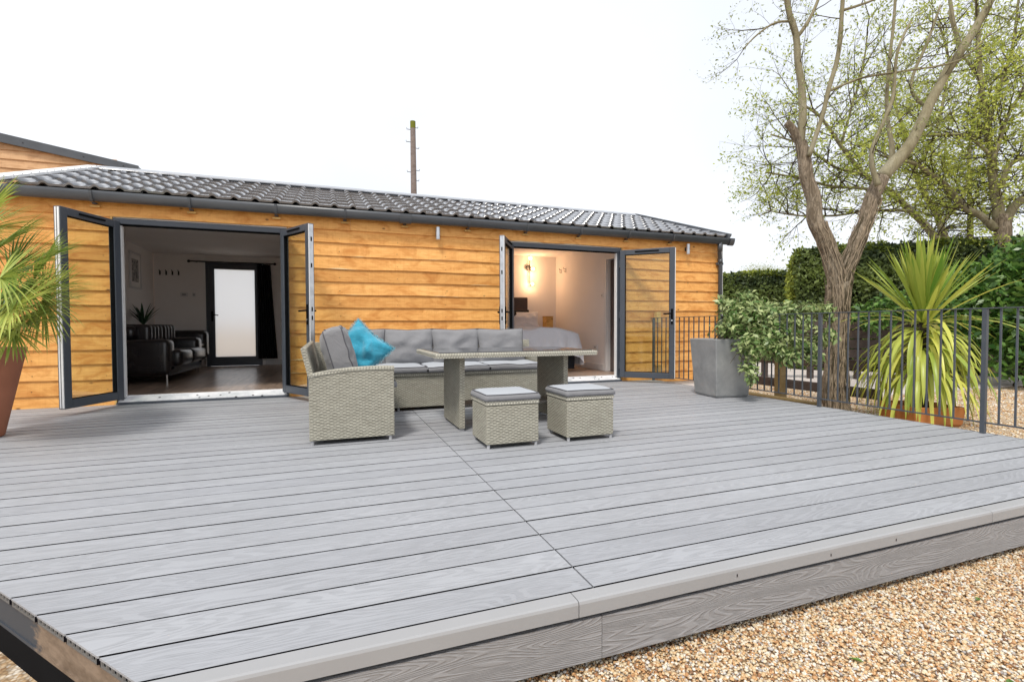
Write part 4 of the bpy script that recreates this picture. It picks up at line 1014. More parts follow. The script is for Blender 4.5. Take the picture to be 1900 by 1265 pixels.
for x, y in ((LX0+.02, LY+.02), (LX1-.03, LY+.02), (LX1+.2, SY0+.03), (2.39, SY0+.03), (2.39, SY1-.02), (LX0+.03, SY1-.03)):
    mb(M['foot']).tube([(x, y, .0), (x, y, .036)], .013, 8).build('foot', sofa)
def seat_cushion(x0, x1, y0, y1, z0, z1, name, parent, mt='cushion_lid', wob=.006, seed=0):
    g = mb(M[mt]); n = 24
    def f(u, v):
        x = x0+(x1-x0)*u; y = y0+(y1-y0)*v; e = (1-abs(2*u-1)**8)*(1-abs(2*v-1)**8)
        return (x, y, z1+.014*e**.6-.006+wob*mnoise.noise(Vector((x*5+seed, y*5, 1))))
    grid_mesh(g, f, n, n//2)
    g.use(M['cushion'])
    per = [(i/n, 0) for i in range(n)]+[(1, i/n) for i in range(n)]+[(1-i/n, 1) for i in range(n)]+[(0, 1-i/n) for i in range(n)]
    vs = []; N_ = len(per)
    for u, v in per:
        p = Vector(f(u, v)); ux = (u-.5)*2; vy = (v-.5)*2
        o_ = Vector((.012*(1 if ux >= 1 else -1 if ux <= -1 else 0), .012*(1 if vy >= 1 else -1 if vy <= -1 else 0), 0))
        vs += [p, p+o_+Vector((0, 0, -.3*(z1-z0))), p+o_+Vector((0, 0, -.8*(z1-z0))), Vector((p.x, p.y, z0))]
    fs = []
    for i in range(N_):
        j = (i+1) % N_
        for k in range(3): fs.append((i*4+k, i*4+k+1, j*4+k+1, j*4+k))
    g.add(vs, fs)
    g.use(M['piping']).tube([Vector(f(u, v))+Vector((0, 0, .001)) for u, v in per]+[f(0, 0)], .0042, 6, False)
    return g.build(name, parent, smooth=True)
for a, b_, s_ in ((.10, .97, 1), (.975, 1.65, 2), (1.655, 2.32, 3)): seat_cushion(a, b_, SY0-.02, SY1-.10, .392, .455, 'seat_cushion', sofa, seed=s_, wob=.014)
seat_cushion(.0, LX1+.02, -2.84, -2.25, .392, .452, 'seat_cushion', sofa, seed=7); seat_cushion(.0, LX1+.055, -2.24, SY0-.03, .392, .452, 'seat_cushion', sofa, seed=8)
# back cushions
for i, (a, b_) in enumerate(((.03, .585), (.59, 1.14), (1.145, 1.69), (1.695, 2.27))):
    pillow('back_cushion', (b_-a)*1.06, .43, .19, M['cushion'], ((a+b_)/2, -1.10+.01*(i % 2), .635), frame((.0+.03*(i-1.5), -1, .22)), sofa, i*3.1, M['piping'], corner=.13, wr=.018)
def box_cushion(name, c, nrm, w_, h_, t_, parent, seed):
    g = mb(M['cushion']); n = 18; Rm = frame(nrm)
    f = lambda u, v, s_: (u*w_/2*(1-.03*v*v), v*h_/2*(1-.03*u*u), s_*(t_/2*.80+t_*.30*((1-u**4)*(1-v**4))**.7)+.01*mnoise.noise(Vector((u*3+seed, v*3, s_))))
    k0 = []
    for s_ in (1, -1):
        vs = [f(i/n*2-1, j/n*2-1, s_) for j in range(n+1) for i in range(n+1)]; fs = [(j*(n+1)+i, j*(n+1)+i+1, (j+1)*(n+1)+i+1, (j+1)*(n+1)+i) for j in range(n) for i in range(n)]
        g.add(vs, fs if s_ > 0 else [q[::-1] for q in fs])
    per = [(i/n*2-1, -1) for i in range(n)]+[(1, i/n*2-1) for i in range(n)]+[(1-i/n*2, 1) for i in range(n)]+[(-1, 1-i/n*2) for i in range(n)]
    vs = []
    for u, v in per: vs += [Vector(f(u, v, 1)), Vector(f(u, v, 1))*Vector((1.03, 1.03, .3)) if False else Vector((f(u, v, 1)[0]*1.03, f(u, v, 1)[1]*1.03, 0)), Vector(f(u, v, -1))]
    N_ = len(per); fs = []
    for i in range(N_):
        j = (i+1) % N_
        for k in range(2): fs.append((i*3+k, i*3+k+1, j*3+k+1, j*3+k))
    g.add(vs, fs)
    for s_ in (1, -1): g.use(M['piping']).tube([f(u, v, s_) for u, v in per]+[f(*per[0], s_)], .0045, 6, False)
    g.v = [tuple(Rm @ Vector(v)+Vector(c)) for v in g.v]; return g.build(name, parent, smooth=True)
box_cushion('back_cushion', (.085, -2.47, .645), (1, 0, .28), .60, .42, .17, sofa, 1)
box_cushion('back_cushion', (.10, -1.84, .655), (1, .02, .28), .58, .43, .18, sofa, 2)
# turquoise throw cushion
o = pillow('throw_cushion', .44, .44, .20, M['velvet'], aty(667, 652, -2.02), frame((-.30, -1, .30), spin=R(50)), None, 9, None, corner=.22, wr=.03, n=26)
tag(o, 'turquoise velvet scatter cushion with fluffy trim, propped diagonally in the corner of the rattan sofa', 'cushion')
rim = o
pts_g, pts = pillow_mesh(.44, .44, .20, M['velvet'], 9, corner=.22, n=26); Rm = frame((-.30, -1, .30), spin=R(50)); c0 = aty(667, 652, -2.02)
P = np.array([tuple(Rm @ Vector(p)+c0) for p in pts]); P = np.repeat(P, 45, 0)+rng.normal(size=(len(P)*45, 3))*.007
M['fringe'] = leafmat('cushion_fringe', (.10, .40, .52), (.35, .62, .68), .9, .1)
v_, f_, t_ = leaf_cloud(P, .012, .35); big_mesh('fringe', v_, f_, M['fringe'], t_, o)
# table
TX0, TX1, TY0, TY1, TZ = .79, 2.235, -2.965, -2.06, .655
tb = thing('dining_table', (1.51, -2.52, 0), 'rattan garden table with grey glass top standing before the corner sofa', 'table')
g = mb(M['wicker_rim'])
for a in ((TX0, TX1, TY0, TY0+.075), (TX0, TX1, TY1-.075, TY1), (TX0, TX0+.075, TY0+.075, TY1-.075), (TX1-.075, TX1, TY0+.075, TY1-.075)): g.box(*a, TZ-.040, TZ)
g.build('top_frame', tb, bevel=.006)
mb(M['wicker_dark']).box(TX0+.076, TX1-.076, TY0+.076, TY1-.076, TZ-.035, TZ-.012).build('underside_weave', tb)
mb(M['table_glass']).box(TX0+.035, TX1-.035, TY0+.035, TY1-.035, TZ+.001, TZ+.007).build('glass_top', tb, bevel=.0015)
for x in (1.018, 1.972):
    g = mb(M['wicker']).box(x, x+.047, -2.82, -2.22, .018, TZ-.042); lg = g.build('leg_panel', tb, bevel=.006)
    for y in (-2.79, -2.25): mb(M['foot']).box(x+.008, x+.039, y-.02, y+.02, 0, .018).build('foot', lg)
mb(M['wicker_dark']).box(1.066, 1.971, -2.66, -2.38, .17, .19).build('lower_shelf', tb)
# stools
def stool(x0, y0, lab):
    s_ = thing('footstool', (x0+.2, y0+.19, 0), lab, 'stool', 'rattan footstools beside the garden table')
    X1, Y1 = x0+.40, y0+.37
    mb(M['wicker']).box(x0, X1, y0, Y1, .03, .305).build('body', s_, bevel=.008)
    mb(M['wicker_rim']).box(x0-.004, X1+.004, y0-.004, Y1+.004, .309, .338).build('lid_rim', s_, bevel=.006)
    for a, b_ in ((x0+.018, y0+.018), (X1-.018, y0+.018), (x0+.018, Y1-.018), (X1-.018, Y1-.018)): mb(M['foot']).tube([(a, b_, 0), (a, b_, .032)], .012, 8).build('foot', s_)
    seat_cushion(x0+.002, X1-.002, y0+.004, Y1-.004, .339, .388, 'seat_cushion', s_, seed=x0*7, wob=.004)
    return s_
stool(1.040, -3.495, 'rattan footstool with grey cushion in front of the left half of the garden table')
stool(1.675, -3.487, 'rattan footstool with grey cushion in front of the right end of the garden table')

# ------------------------------------------------------------------ railing along the right edge
rl = thing('railing', (4.93, -2.9, 0), 'dark grey metal balustrade along the right edge of the deck', 'railing')
FX = 4.93
def rail_bar(y, z0, z1, w_, name, d=.0): return mb(M['railing']).box(FX-w_/2, FX+w_/2, y-w_/2, y+w_/2, z0, z1).build(name, rl, bevel=.002)
mb(M['railing']).box(FX-.018, FX+.018, -5.55, -.03, .998, 1.006).build('top_rail', rl, bevel=.002)
mb(M['railing']).box(FX-.008, FX+.008, -5.55, -.03, .083, .094).build('bottom_rail', rl)
py_ = [-3.0+1.405*k for k in range(-1, 3)]
posts = [-.09, -1.55, -2.985, -4.405, -5.5]
for y in posts: rail_bar(y, 0, .998, .032, 'post')
for a, b_ in zip(posts[:-1], posts[1:]):
    n = 14 if abs(b_-a) > 1.2 else 11
    for k in range(1, n):
        y = a+(b_-a)*k/n; g = mb(M['railing']).box(FX-.0058, FX+.0058, y-.0058, y+.0058, .094, .998); g.build('baluster', rl)

# ------------------------------------------------------------------ planters
def tapered(g, c, hb_, ht, z0, z1, rot, wall=.03, mtin=None):
    u = Vector((math.cos(rot), math.sin(rot))); n = Vector((-u.y, u.x))
    P = lambda r_, z, sx, sy: (c[0]+u.x*r_*sx+n.x*r_*sy, c[1]+u.y*r_*sx+n.y*r_*sy, z)
    S = ((-1, -1), (1, -1), (1, 1), (-1, 1)); vs = []
    for r_, z in ((hb_*.93, z0), (hb_, z0+.03), (ht, z1), (ht-wall, z1), (ht-wall-.02, z1-.06)):
        vs += [P(r_, z, *q) for q in S]
    fs = [(3, 2, 1, 0)]
    for k in range(4):
        for i in range(4): j = (i+1) % 4; fs.append((k*4+i, k*4+j, (k+1)*4+j, (k+1)*4+i))
    g.add(vs, fs); return [P(ht-wall-.015, z1-.05, *q) for q in S]
pl = thing('planter_shrub', (4.60, -1.93, 0), 'bushy green shrub spilling from a tall tapered grey planter by the railing', 'potted shrub')
# corner towards the camera at (1354,740)
pc_ = (4.615, -1.90)
g = mb(M['zinc']); q = tapered(g, pc_, .225, .272, .0, .712, R(-7)); g.build('planter', pl, bevel=.012, seg=3)
mb(M['soil']).add(q, [(0, 1, 2, 3)]).build('soil', pl)
def bush_points(n, blobs, r=rng):
    w_ = np.array([b[3]**2*b[4] for b in blobs]); idx = r.choice(len(blobs), n, p=w_/w_.sum()); B = np.array(blobs)[idx]
    d = unit(r.normal(size=(n, 3))); rad = (.5+.5*r.random(n)**.5)*(1+.24*r.normal(size=n)); P = B[:, :3]+d*(B[:, 3]*rad)[:, None]*np.stack([np.ones(n), np.ones(n), B[:, 4]], 1)
    return P, d, rad
Cn = at(1400, 600, 5.9)
def blob(px, py, D, r_, sq=.8): p = at(px, py, D); return (p.x, p.y, p.z, r_, sq)
bl = [blob(1375, 585, 6.0, .22), blob(1420, 590, 6.0, .24), blob(1385, 560, 6.05, .16), blob(1440, 620, 5.9, .22), blob(1450, 585, 6.1, .18), blob(1350, 610, 5.95, .13), blob(1400, 640, 5.75, .20), blob(1480, 640, 5.75, .13),
      blob(1505, 650, 5.7, .09), blob(1490, 600, 5.9, .12), blob(1535, 590, 5.9, .06), blob(1390, 680, 5.65, .10), blob(1395, 700, 5.6, .06), blob(1345, 560, 6.1, .09), blob(1520, 630, 5.8, .10), blob(1530, 575, 5.95, .09), blob(1440, 650, 5.75, .14), blob(1535, 620, 5.7, .10), blob(1510, 665, 5.65, .08), blob(1500, 570, 5.9, .09), blob(1470, 575, 6.0, .12), blob(1465, 660, 5.65, .12)]
P, d, rad = bush_points(5600, bl)
v_, f_, t_ = leaf_cloud(P, .068, .42, d*.9+np.array([0, 0, .8]), .75, None, droop=.25); fo = big_mesh('foliage', v_, f_, M['leaf_bush'], t_, pl); fo['kind'] = 'stuff'
g = mb(M['twig'])
for b_ in bl:
    s_ = Vector((pc_[0]+random.uniform(-.12, .12), pc_[1]+random.uniform(-.12, .12), .66)); e = Vector(b_[:3]); mdl = (s_+e)/2+Vector((0, 0, .10))
    g.tube([s_, mdl, e], [.009, .006, .003], 6)
    for k in range(6):
        q = e+Vector([random.gauss(0, b_[3]*.6) for _ in range(3)]); g.tube([mdl.lerp(e, .6), (mdl.lerp(e, .6)+q)/2+Vector((0, 0, .02)), q], [.004, .003, .002], 5)
g.build('stem', pl)

# cordyline in a clay pot beyond the railing
D_C = 5.72; cb = at(1706, 790, D_C); cb.z = GZ
cy = thing('cordyline', (cb.x, cb.y, GZ), 'tall spiky yellow green cabbage palm in an orange clay pot beyond the railing', 'palm')
rw = 57/FOCAL*D_C
g = mb(M['clay']); q = tapered(g, (cb.x, cb.y), rw*.74, rw*.80, GZ+.0, GZ+.22, YAW*-1, .025); g.build('pot', cy, bevel=.01)
mb(M['soil']).add(q, [(0, 1, 2, 3)]).build('soil', cy)
crown = at(1712, 590, D_C)
g = mb(M['bark_dark']).tube([(cb.x, cb.y, GZ+.2), ((cb.x+crown.x)/2+.02, (cb.y+crown.y)/2, .3), crown], [.075, .06, .05], 12); g.build('trunk', cy, smooth=True)
rr = random.Random(11)
for k in range(125):         # upright fan
    a = rr.uniform(0, 6.28); e = abs(rr.gauss(0, .50)); e = min(e, 1.3)
    blade_obj('leaf', (math.cos(a)*e, math.sin(a)*e, 1), rr.uniform(.74, 1.04), rr.uniform(.046, .072), .04+.20*e*rr.random(), M['leaf_strap'], cy, crown+Vector((rr.gauss(0, .02), rr.gauss(0, .02), -.02-.05*e)), rr.uniform(.1, .75))
for k in range(18):          # outward arching
    a = rr.uniform(0, 6.28)
    blade_obj('leaf', (math.cos(a), math.sin(a), rr.uniform(.15, .7)), rr.uniform(.75, 1.05), rr.uniform(.03, .05), rr.uniform(.35, .8), M['leaf_strap'], cy, crown+Vector((0, 0, -.08)), rr.uniform(.4, 1))
for k in range(156):         # hanging skirt
    a = rr.uniform(0, 6.28); z_ = crown.z-rr.uniform(.08, .62)
    blade_obj('leaf', (math.cos(a), math.sin(a), rr.uniform(.1, .8)), rr.uniform(.66, 1.02), rr.uniform(.044, .068), rr.uniform(1.6, 3.4), M['leaf_strap'], cy, (crown.x*.6+cb.x*.4+.04*math.cos(a), crown.y*.6+cb.y*.4+.04*math.sin(a), z_), rr.uniform(.35, 1))

# fan palm in the terracotta planter, left edge
D_P = 3.95
pb = atz(-30, 800, 0); pbx, pby = at(-32, 815, D_P).x, at(-32, 815, D_P).y
fp = thing('fan_palm', (pbx, pby, 0), 'fan palm with green fingered fronds in a terracotta planter at the left edge', 'palm')
g = mb(M['terracotta']); n = 64; prof = [(.118, 0), (.128, .012), (.268, .69), (.274, .70), (.272, .712), (.255, .712), (.245, .70), (.235, .64)]
g.add([(pbx+r_*math.cos(6.28319*k/n), pby+r_*math.sin(6.28319*k/n), z_) for r_, z_ in prof for k in range(n)], [(a*n+k, a*n+(k+1) % n, (a+1)*n+(k+1) % n, (a+1)*n+k) for a in range(len(prof)-1) for k in range(n)]+[tuple(range(n))[::-1]]); g.build('planter', fp, smooth=True)
mb(M['soil']).add([(pbx+.24*math.cos(6.28319*k/n), pby+.24*math.sin(6.28319*k/n), .66) for k in range(n)], [tuple(range(n))]).build('soil', fp)
pr = random.Random(5)
def frond(base, tip_c, nrm, up, size, nl=34, tone=.5):
    """palmate frond: petiole from base to tip_c, then a fan of pleated fingers"""
    g = mb(M['leaf_fan']); base = Vector(base); c = Vector(tip_c); ax = (c-base).normalized(); mid_ = (base+c)/2+Vector((0, 0, .05))
    g.tube([base, mid_, c], [.009, .007, .005], 6)
    n = Vector(nrm).normalized(); f0 = (Vector(up)-n*Vector(up).dot(n)).normalized(); s0 = n.cross(f0)
    for k in range(nl):
        a = R(-105+210*k/(nl-1))+pr.gauss(0, .02); d = f0*math.cos(a)+s0*math.sin(a)+n*(.10+.10*pr.random())
        L_ = size*(.80+.25*math.cos(a*.6))*pr.uniform(.88, 1.05)
        blade(g, c, d, L_, .0165, .10+.30*pr.random(), n=5)
    me = g.mesh('frond', True); a = me.attributes.new('tone', 'FLOAT', 'FACE')
    vals = np.clip(tone+np.array([pr.gauss(0, .16) for _ in range(len(me.polygons))]), 0, 1); vals = np.repeat(vals[::10], 10)[:len(me.polygons)] if len(vals) > 10 else vals
    if len(vals) < len(me.polygons): vals = np.concatenate([vals, np.full(len(me.polygons)-len(vals), tone)])
    a.data.foreach_set('value', vals.astype(np.float32)); link('frond', me, fp)
hub = Vector((pbx, pby, .80))
specs = [(0, 515, 3.9, (.9, .12), .50, .35), (25, 550, 3.75, (1, -.05), .48, .5), (0, 590, 3.55, (.95, -.45), .50, .9), (40, 505, 4.1, (1, .2), .42, .4), (-30, 480, 4.0, (.6, .6), .46, .3), (-55, 445, 3.9, (.8, .6), .42, .5),
         (60, 572, 3.95, (1, -.12), .44, .65), (-60, 560, 3.7, (-.6, -.4), .45, .6), (-90, 480, 3.9, (-1, .3), .45, .5), (20, 610, 3.8, (.85, -.6), .42, .75), (-50, 620, 3.6, (0, -1), .4, .7), (-110, 560, 4.1, (-1, -.3), .42, .4), (-50, 440, 4.25, (.2, 1), .42, .3), (0, 540, 4.2, (.8, .2), .48, .2),
         (45, 530, 4.0, (1, .02), .44, .45), (10, 570, 3.9, (1, -.2), .50, .75), (-45, 410, 3.8, (.8, .55), .36, .6), (5, 625, 3.7, (.7, -.7), .36, .5), (-20, 530, 3.6, (.9, .1), .5, .55), (50, 590, 4.1, (.95, -.3), .42, .4), (-20, 600, 4.0, (.5, -.6), .45, .35)]
for px, py, D, (ux, uz), sz, tn in specs:
    c = at(px+20, py-14, D); up = _r*ux+_u*uz; nr = (-_f*.65+Vector((0, 0, 1))*.65+Vector([pr.gauss(0, .28) for _ in range(3)]))
    frond(hub+Vector((0, 0, pr.uniform(-.12, 0))), c, nr, up, sz, nl=44, tone=tn)
g = mb(M['bark_dark']).tube([(pbx, pby, .62), (pbx, pby, .84)], [.07, .06], 12); g.build('trunk', fp, smooth=True)

# ------------------------------------------------------------------ utility pole
pb1 = aty(768, 368, 14); pt1 = aty(766, 226, 14)
up_ = thing('utility_pole', (pb1.x, 14, GZ), 'old wooden utility pole with climbing irons rising behind the cabin roof', 'pole')
mb(M['pole']).tube([(pb1.x+.02, 14, GZ), (pb1.x, 14, 6), (pt1.x, 14, pt1.z)], [.15, .125, .105], 14).build('shaft', up_, smooth=False)
m, t, b = mat_base('moss', (.16, .17, .03), .9, .1); mb(m).tube([(pt1.x, 14, pt1.z-.28), (pt1.x, 14, pt1.z+.01)], .109, 14).build('mossy_cap', up_)
for i, (px, py) in enumerate([(756, 240), (774, 238), (755, 263), (776, 276), (757, 319), (777, 317), (776, 336), (757, 362)]):
    p = aty(px, py, 14); s_ = -1 if px < 766 else 1; mb(M['iron']).tube([(pt1.x, 14, p.z), (p.x+s_*.03, 14, p.z), (p.x+s_*.03, 14, p.z+.06)], .012, 6).build('climbing_iron', up_)

# ------------------------------------------------------------------ neighbouring building, far left
nb = thing('neighbour_house', (-8, 7, GZ), 'timber clad building with sloping dark fascia behind the left end of the cabin', 'building')
def fz(x): return 4.589+(x+4.033)*(5.017-4.589)/(-6.484+4.033)
X0_, X1_ = -14.0, -4.033
TH_ = .27
g = mb(M['gutter']); vs = []
for y in (6.98, 7.03):
    vs += [(X0_, y, fz(X0_)-.285), (X1_, y, fz(X1_)-.16), (X1_, y, fz(X1_)), (X0_, y, fz(X0_))]
FS = g.add(vs, [(0, 1, 2, 3), (7, 6, 5, 4), (0, 4, 5, 1), (1, 5, 6, 2), (2, 6, 7, 3), (3, 7, 4, 0)]).build('fascia', nb)
g = mb(M['screw'])
for px, py in ((42, 265), (155, 291), (229, 308)):
    p = aty(px, py, 6.98); mb(M['screw']).tube([(p.x, 6.978, p.z), (p.x, 6.97, p.z)], .012, 8).build('screw', FS)
mb(M['gutter']).add([(X0_, 7.031, fz(X0_)-.02), (X1_, 7.031, fz(X1_)-.02), (X1_, 12, fz(X1_)-.02), (X0_, 12, fz(X0_)-.02), (X0_, 7.031, fz(X0_)-.1), (X1_, 7.031, fz(X1_)-.1), (X1_, 12, fz(X1_)-.1), (X0_, 12, fz(X0_)-.1)],
    [(0, 1, 2, 3), (7, 6, 5, 4), (0, 4, 5, 1), (1, 5, 6, 2), (2, 6, 7, 3), (3, 7, 4, 0)]).build('roof', nb)
sl2 = (fz(X0_)-.285-(fz(X1_)-.16))/(X0_-X1_)
mb(M['clad_far']).box(X0_, X1_-.35, 7.10, 7.3, GZ, 4.3).build('wall', nb)
zc = 4.62; k = 0
def clad_n(z):
    # board clipped below the fascia
    xe = X1_-.3; g = MB().use(M['clad_far'])
    # fascia underside at x: line
    ub = lambda x: fz(x)-.15-.12*(X1_-x)/(X1_-X0_)
    xc = X1_+ (z-(fz(X1_)-.16))/sl2 if sl2 else xe
    x_end = min(xe, xc)
    if x_end < X0_+.5: return
    n = 10; vs = []
    for i in range(n+1):
        x = X0_+(x_end-X0_)*i/n; vs += [(x, 7.09, z), (x, 7.055, z+.003), (x, 7.08, z+.205), (x, 7.095, z+.205)]
    fs = [(i*4+k, i*4+(k+1) % 4, (i+1)*4+(k+1) % 4, (i+1)*4+k) for i in range(n) for k in range(4)]
    g.add(vs, [f[::-1] for f in fs]+[(0, 1, 2, 3)]); g.build('cladding_board', nb)
z = 2.6
while z < 5.9: clad_n(z); z += .19

# ------------------------------------------------------------------ post and rail fence beyond
pf = thing('post_and_rail_fence', (6.3, -1.3, GZ), 'low weathered timber post and rail fence beyond the metal railing', 'fence')
bp = Vector((6.26, -1.33))
topz = aty(1450, 640, -1.33).z
mb(M['old_timber']).box(6.20, 6.32, -1.39, -1.27, GZ-.02, .46).build('post', pf, bevel=.006)
def onx(px, py, X):
    d = at(px, py, 1)-CAM; return CAM+d*((X-CAM.x)/d.x)
for (px, py), hgt in (((1461, 676), .13), ((1480, 722), .13)):
    z_ = onx(px, py, 6.36).z; mb(M['brown_timber']).box(6.33, 6.37, -2.7, 2.6, z_, z_+hgt).build('rail', pf, bevel=.004)
for y in (1.0,): mb(M['old_timber']).box(6.20, 6.32, y-.06, y+.06, GZ-.02, .46).build('post', pf, bevel=.006)
# sleeper edging lying on the gravel
mb(M['old_timber']).box(6.08, 6.2, -2.0, -.1, GZ, GZ+.09).build('sleeper', pf, bevel=.01)

# dark board fence in front of the hedge
bf = thing('board_fence', (11, 3, GZ), 'low dark brown board fence at the foot of the tall hedge', 'fence')
pA, pB = at(1425, 600, 10.5), at(1690, 612, 10.0)
for k in range(4):
    zA = .98-.20*k
    uu = (pB-pA).xy.normalized(); nn_ = Vector((-uu.y, uu.x)); mb(M['brown_timber']).obox(pA.xy, uu, nn_, 0, (pB-pA).xy.length, -.012, .012, zA-.17-.0, zA-.0).build('board', bf)
for k in range(4):
    c = pA.lerp(pB, k/3); mb(M['brown_timber']).box(c.x-.05, c.x+.05, c.y+.03, c.y+.12, GZ, 1.02).build('post', bf)

# ------------------------------------------------------------------ hedges
def hedge(name, pxs, D0, D1, ytop, depth, label, mt='leaf_hedge', lit='leaf_hedge_lit', n=26000, size=.09, core=True):
    """box hedge between two surveyed corners; leaves all over front, end and top"""
    A_ = at(pxs[0], ytop[0], D0); B_ = at(pxs[1], ytop[1], D1)
    u = (B_-A_).xy; Lh = u.length; u = u/Lh; nrm = Vector((u.y, -u.x))
    if (CAM.xy-A_.xy).dot(nrm) < 0: nrm = -nrm
    root = thing(name, (A_.x, A_.y, GZ), label, 'hedge')
    zt = lambda s_: A_.z+(B_.z-A_.z)*s_/Lh
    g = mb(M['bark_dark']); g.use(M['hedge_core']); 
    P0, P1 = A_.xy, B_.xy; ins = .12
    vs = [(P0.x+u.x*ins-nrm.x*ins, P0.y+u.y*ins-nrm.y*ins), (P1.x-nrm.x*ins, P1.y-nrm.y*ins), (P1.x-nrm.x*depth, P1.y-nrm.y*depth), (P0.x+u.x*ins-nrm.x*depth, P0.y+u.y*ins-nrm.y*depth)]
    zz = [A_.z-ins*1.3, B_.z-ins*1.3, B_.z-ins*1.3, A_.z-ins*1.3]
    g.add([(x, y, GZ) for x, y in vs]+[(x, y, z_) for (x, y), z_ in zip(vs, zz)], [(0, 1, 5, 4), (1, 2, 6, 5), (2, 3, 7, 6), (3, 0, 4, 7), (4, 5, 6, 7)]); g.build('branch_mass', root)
    areas = [Lh*(A_.z-GZ), depth*(A_.z-GZ), Lh*depth]; tot = sum(areas); parts_ = []
    H = A_.z-GZ
    for fidx, ar in enumerate(areas):
        m_ = int(n*ar/tot); s_ = rng.random(m_); h_ = rng.random(m_)
        if fidx == 0: a, b_, z_ = s_*Lh, np.zeros(m_), GZ+h_*H; N_ = np.tile([nrm.x, nrm.y, .25], (m_, 1))
        elif fidx == 1: a, b_, z_ = np.zeros(m_), -s_*depth, GZ+h_*H; N_ = np.tile([-u.x, -u.y, .25], (m_, 1))
        else: a, b_, z_ = s_*Lh, -h_*depth, np.full(m_, A_.z); N_ = np.tile([0, 0, 1.], (m_, 1))
        if fidx == 2: z_ = z_+(B_.z-A_.z)*a/Lh
        else: z_ = GZ+(z_-GZ)*(1+(B_.z-A_.z)/H*a/Lh)
        # rounded shoulders and lumpy face
        top = A_.z+(B_.z-A_.z)*a/Lh
        sh = np.clip((z_-(top-.35))/.35, 0, 1)
        b2 = b_-(sh**2)*.15*(fidx == 0); a2 = a+(sh**2)*.15*(fidx == 1)
        z2 = z_-.14*np.exp(-(-b_)/.18)*(fidx == 2)-.14*np.exp(-a/.18)*(fidx == 2)
        lump = np.array([mnoise.noise(Vector((float(x)*1.3, float(y)*1.3, float(q)*1.3))) for x, y, q in zip(a, b_, z_)])
        off = .05+.13*lump+.06*rng.normal(size=m_)*.6
        px_ = P0.x+u.x*a2+nrm.x*b2+N_[:, 0]*off; py2 = P0.y+u.y*a2+nrm.y*b2+N_[:, 1]*off; pz = z2+N_[:, 2]*off*(.8 if fidx == 2 else .3)
        parts_.append((np.stack([px_, py2, pz], 1), N_, lump, fidx, (a, b_, z_, top)))
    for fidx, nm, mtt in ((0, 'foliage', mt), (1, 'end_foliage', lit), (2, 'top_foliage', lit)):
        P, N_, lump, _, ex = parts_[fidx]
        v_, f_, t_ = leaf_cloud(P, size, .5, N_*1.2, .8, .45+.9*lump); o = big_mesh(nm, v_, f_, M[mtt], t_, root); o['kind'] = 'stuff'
    return root
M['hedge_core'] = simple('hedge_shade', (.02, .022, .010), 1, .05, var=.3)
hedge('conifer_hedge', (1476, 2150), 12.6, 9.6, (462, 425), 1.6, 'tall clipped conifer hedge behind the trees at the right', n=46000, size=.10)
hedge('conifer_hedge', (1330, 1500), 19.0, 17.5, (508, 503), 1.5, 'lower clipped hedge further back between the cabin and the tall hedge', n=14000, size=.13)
# laurel
def shrub(name, blobs, n, size, mt, label, cat='shrub', asp=.45, tone=None, stems=None):
    root = thing(name, (blobs[0][0], blobs[0][1], GZ), label, cat)
    P, d, rad = bush_points(n, blobs); P = P[P[:, 2] > GZ+.02]; d = d[:len(P)]
    v_, f_, t_ = leaf_cloud(P, size, asp, np.array([[0, 0, .5]])-np.array([list(_f)])*.5, .8, None, droop=.2); o = big_mesh('foliage', v_, f_, M[mt], t_, root); o['kind'] = 'stuff'
    g = mb(M['bark_dark'])
    for b_ in blobs:
        c = Vector(b_[:3]); base = Vector((blobs[0][0]+random.gauss(0, .1), blobs[0][1]+random.gauss(0, .1), GZ)); g.tube([base, (base+c)/2+Vector((random.gauss(0, .1), 0, .1)), c], [.03, .02, .008], 6)
    g.build('stem', root); return root
shrub('laurel_shrub', [blob(1900, 560, 9.0, .75, 1.0), blob(1880, 500, 9.2, .45), blob(1930, 480, 9.2, .6), blob(1885, 620, 8.9, .5), blob(1960, 560, 9, .9), blob(1900, 660, 8.7, .5)], 5200, .15, 'leaf_laurel', 'bright green glossy laurel bush at the right edge behind the second trunk')
shrub('laurel_shrub', [blob(1770, 560, 9.6, .5), blob(1800, 520, 9.8, .4), blob(1745, 520, 9.9, .3), blob(1660, 570, 9.8, .35), blob(1790, 610, 9.5, .5), blob(1620, 590, 9.7, .3)], 3600, .13, 'leaf_laurel', 'dark leafy laurel between the cabbage palm and the tall hedge')
shrub('bare_shrub', [blob(1400, 500, 26, .7, .5), blob(1425, 503, 26, .7, .5), blob(1450, 505, 26, .5, .5)], 2200, .07, 'leaf_bud', 'distant bare treetop just showing above the lower hedge', 'tree', .25)

# ------------------------------------------------------------------ trees
def limb(g, pts, D, k=FOCAL, n=10, dj=0, rs=1.0):
    out_ = []; P = []; Rr = []
    for i, (px, py, wpx, *dd) in enumerate(pts):
        d_ = D+(dd[0] if dd else 0); P.append(at(px, py, d_)); Rr.append(wpx/2/k*d_*rs*(.86 if wpx > 5 else 1))
    # smooth by Catmull-Rom
    Q = []; S = []
    for i in range(len(P)-1):
        p0, p1, p2, p3 = P[max(0, i-1)], P[i], P[i+1], P[min(len(P)-1, i+2)]
        for s_ in range(4):
            t_ = s_/4; q = .5*((2*p1)+(-p0+p2)*t_+(2*p0-5*p1+4*p2-p3)*t_*t_+(-p0+3*p1-3*p2+p3)*t_**3)
            r_ = Rr[i]+(Rr[i+1]-Rr[i])*t_
            q = q+Vector([mnoise.noise(q*3+Vector((j*7, 0, 0)))*r_*.35 for j in range(3)])
            Q.append(q); S.append(r_*(1+.10*mnoise.noise(q*6)))
    Q.append(P[-1]); S.append(Rr[-1])
    g.tube(Q, S, n); return Q, S
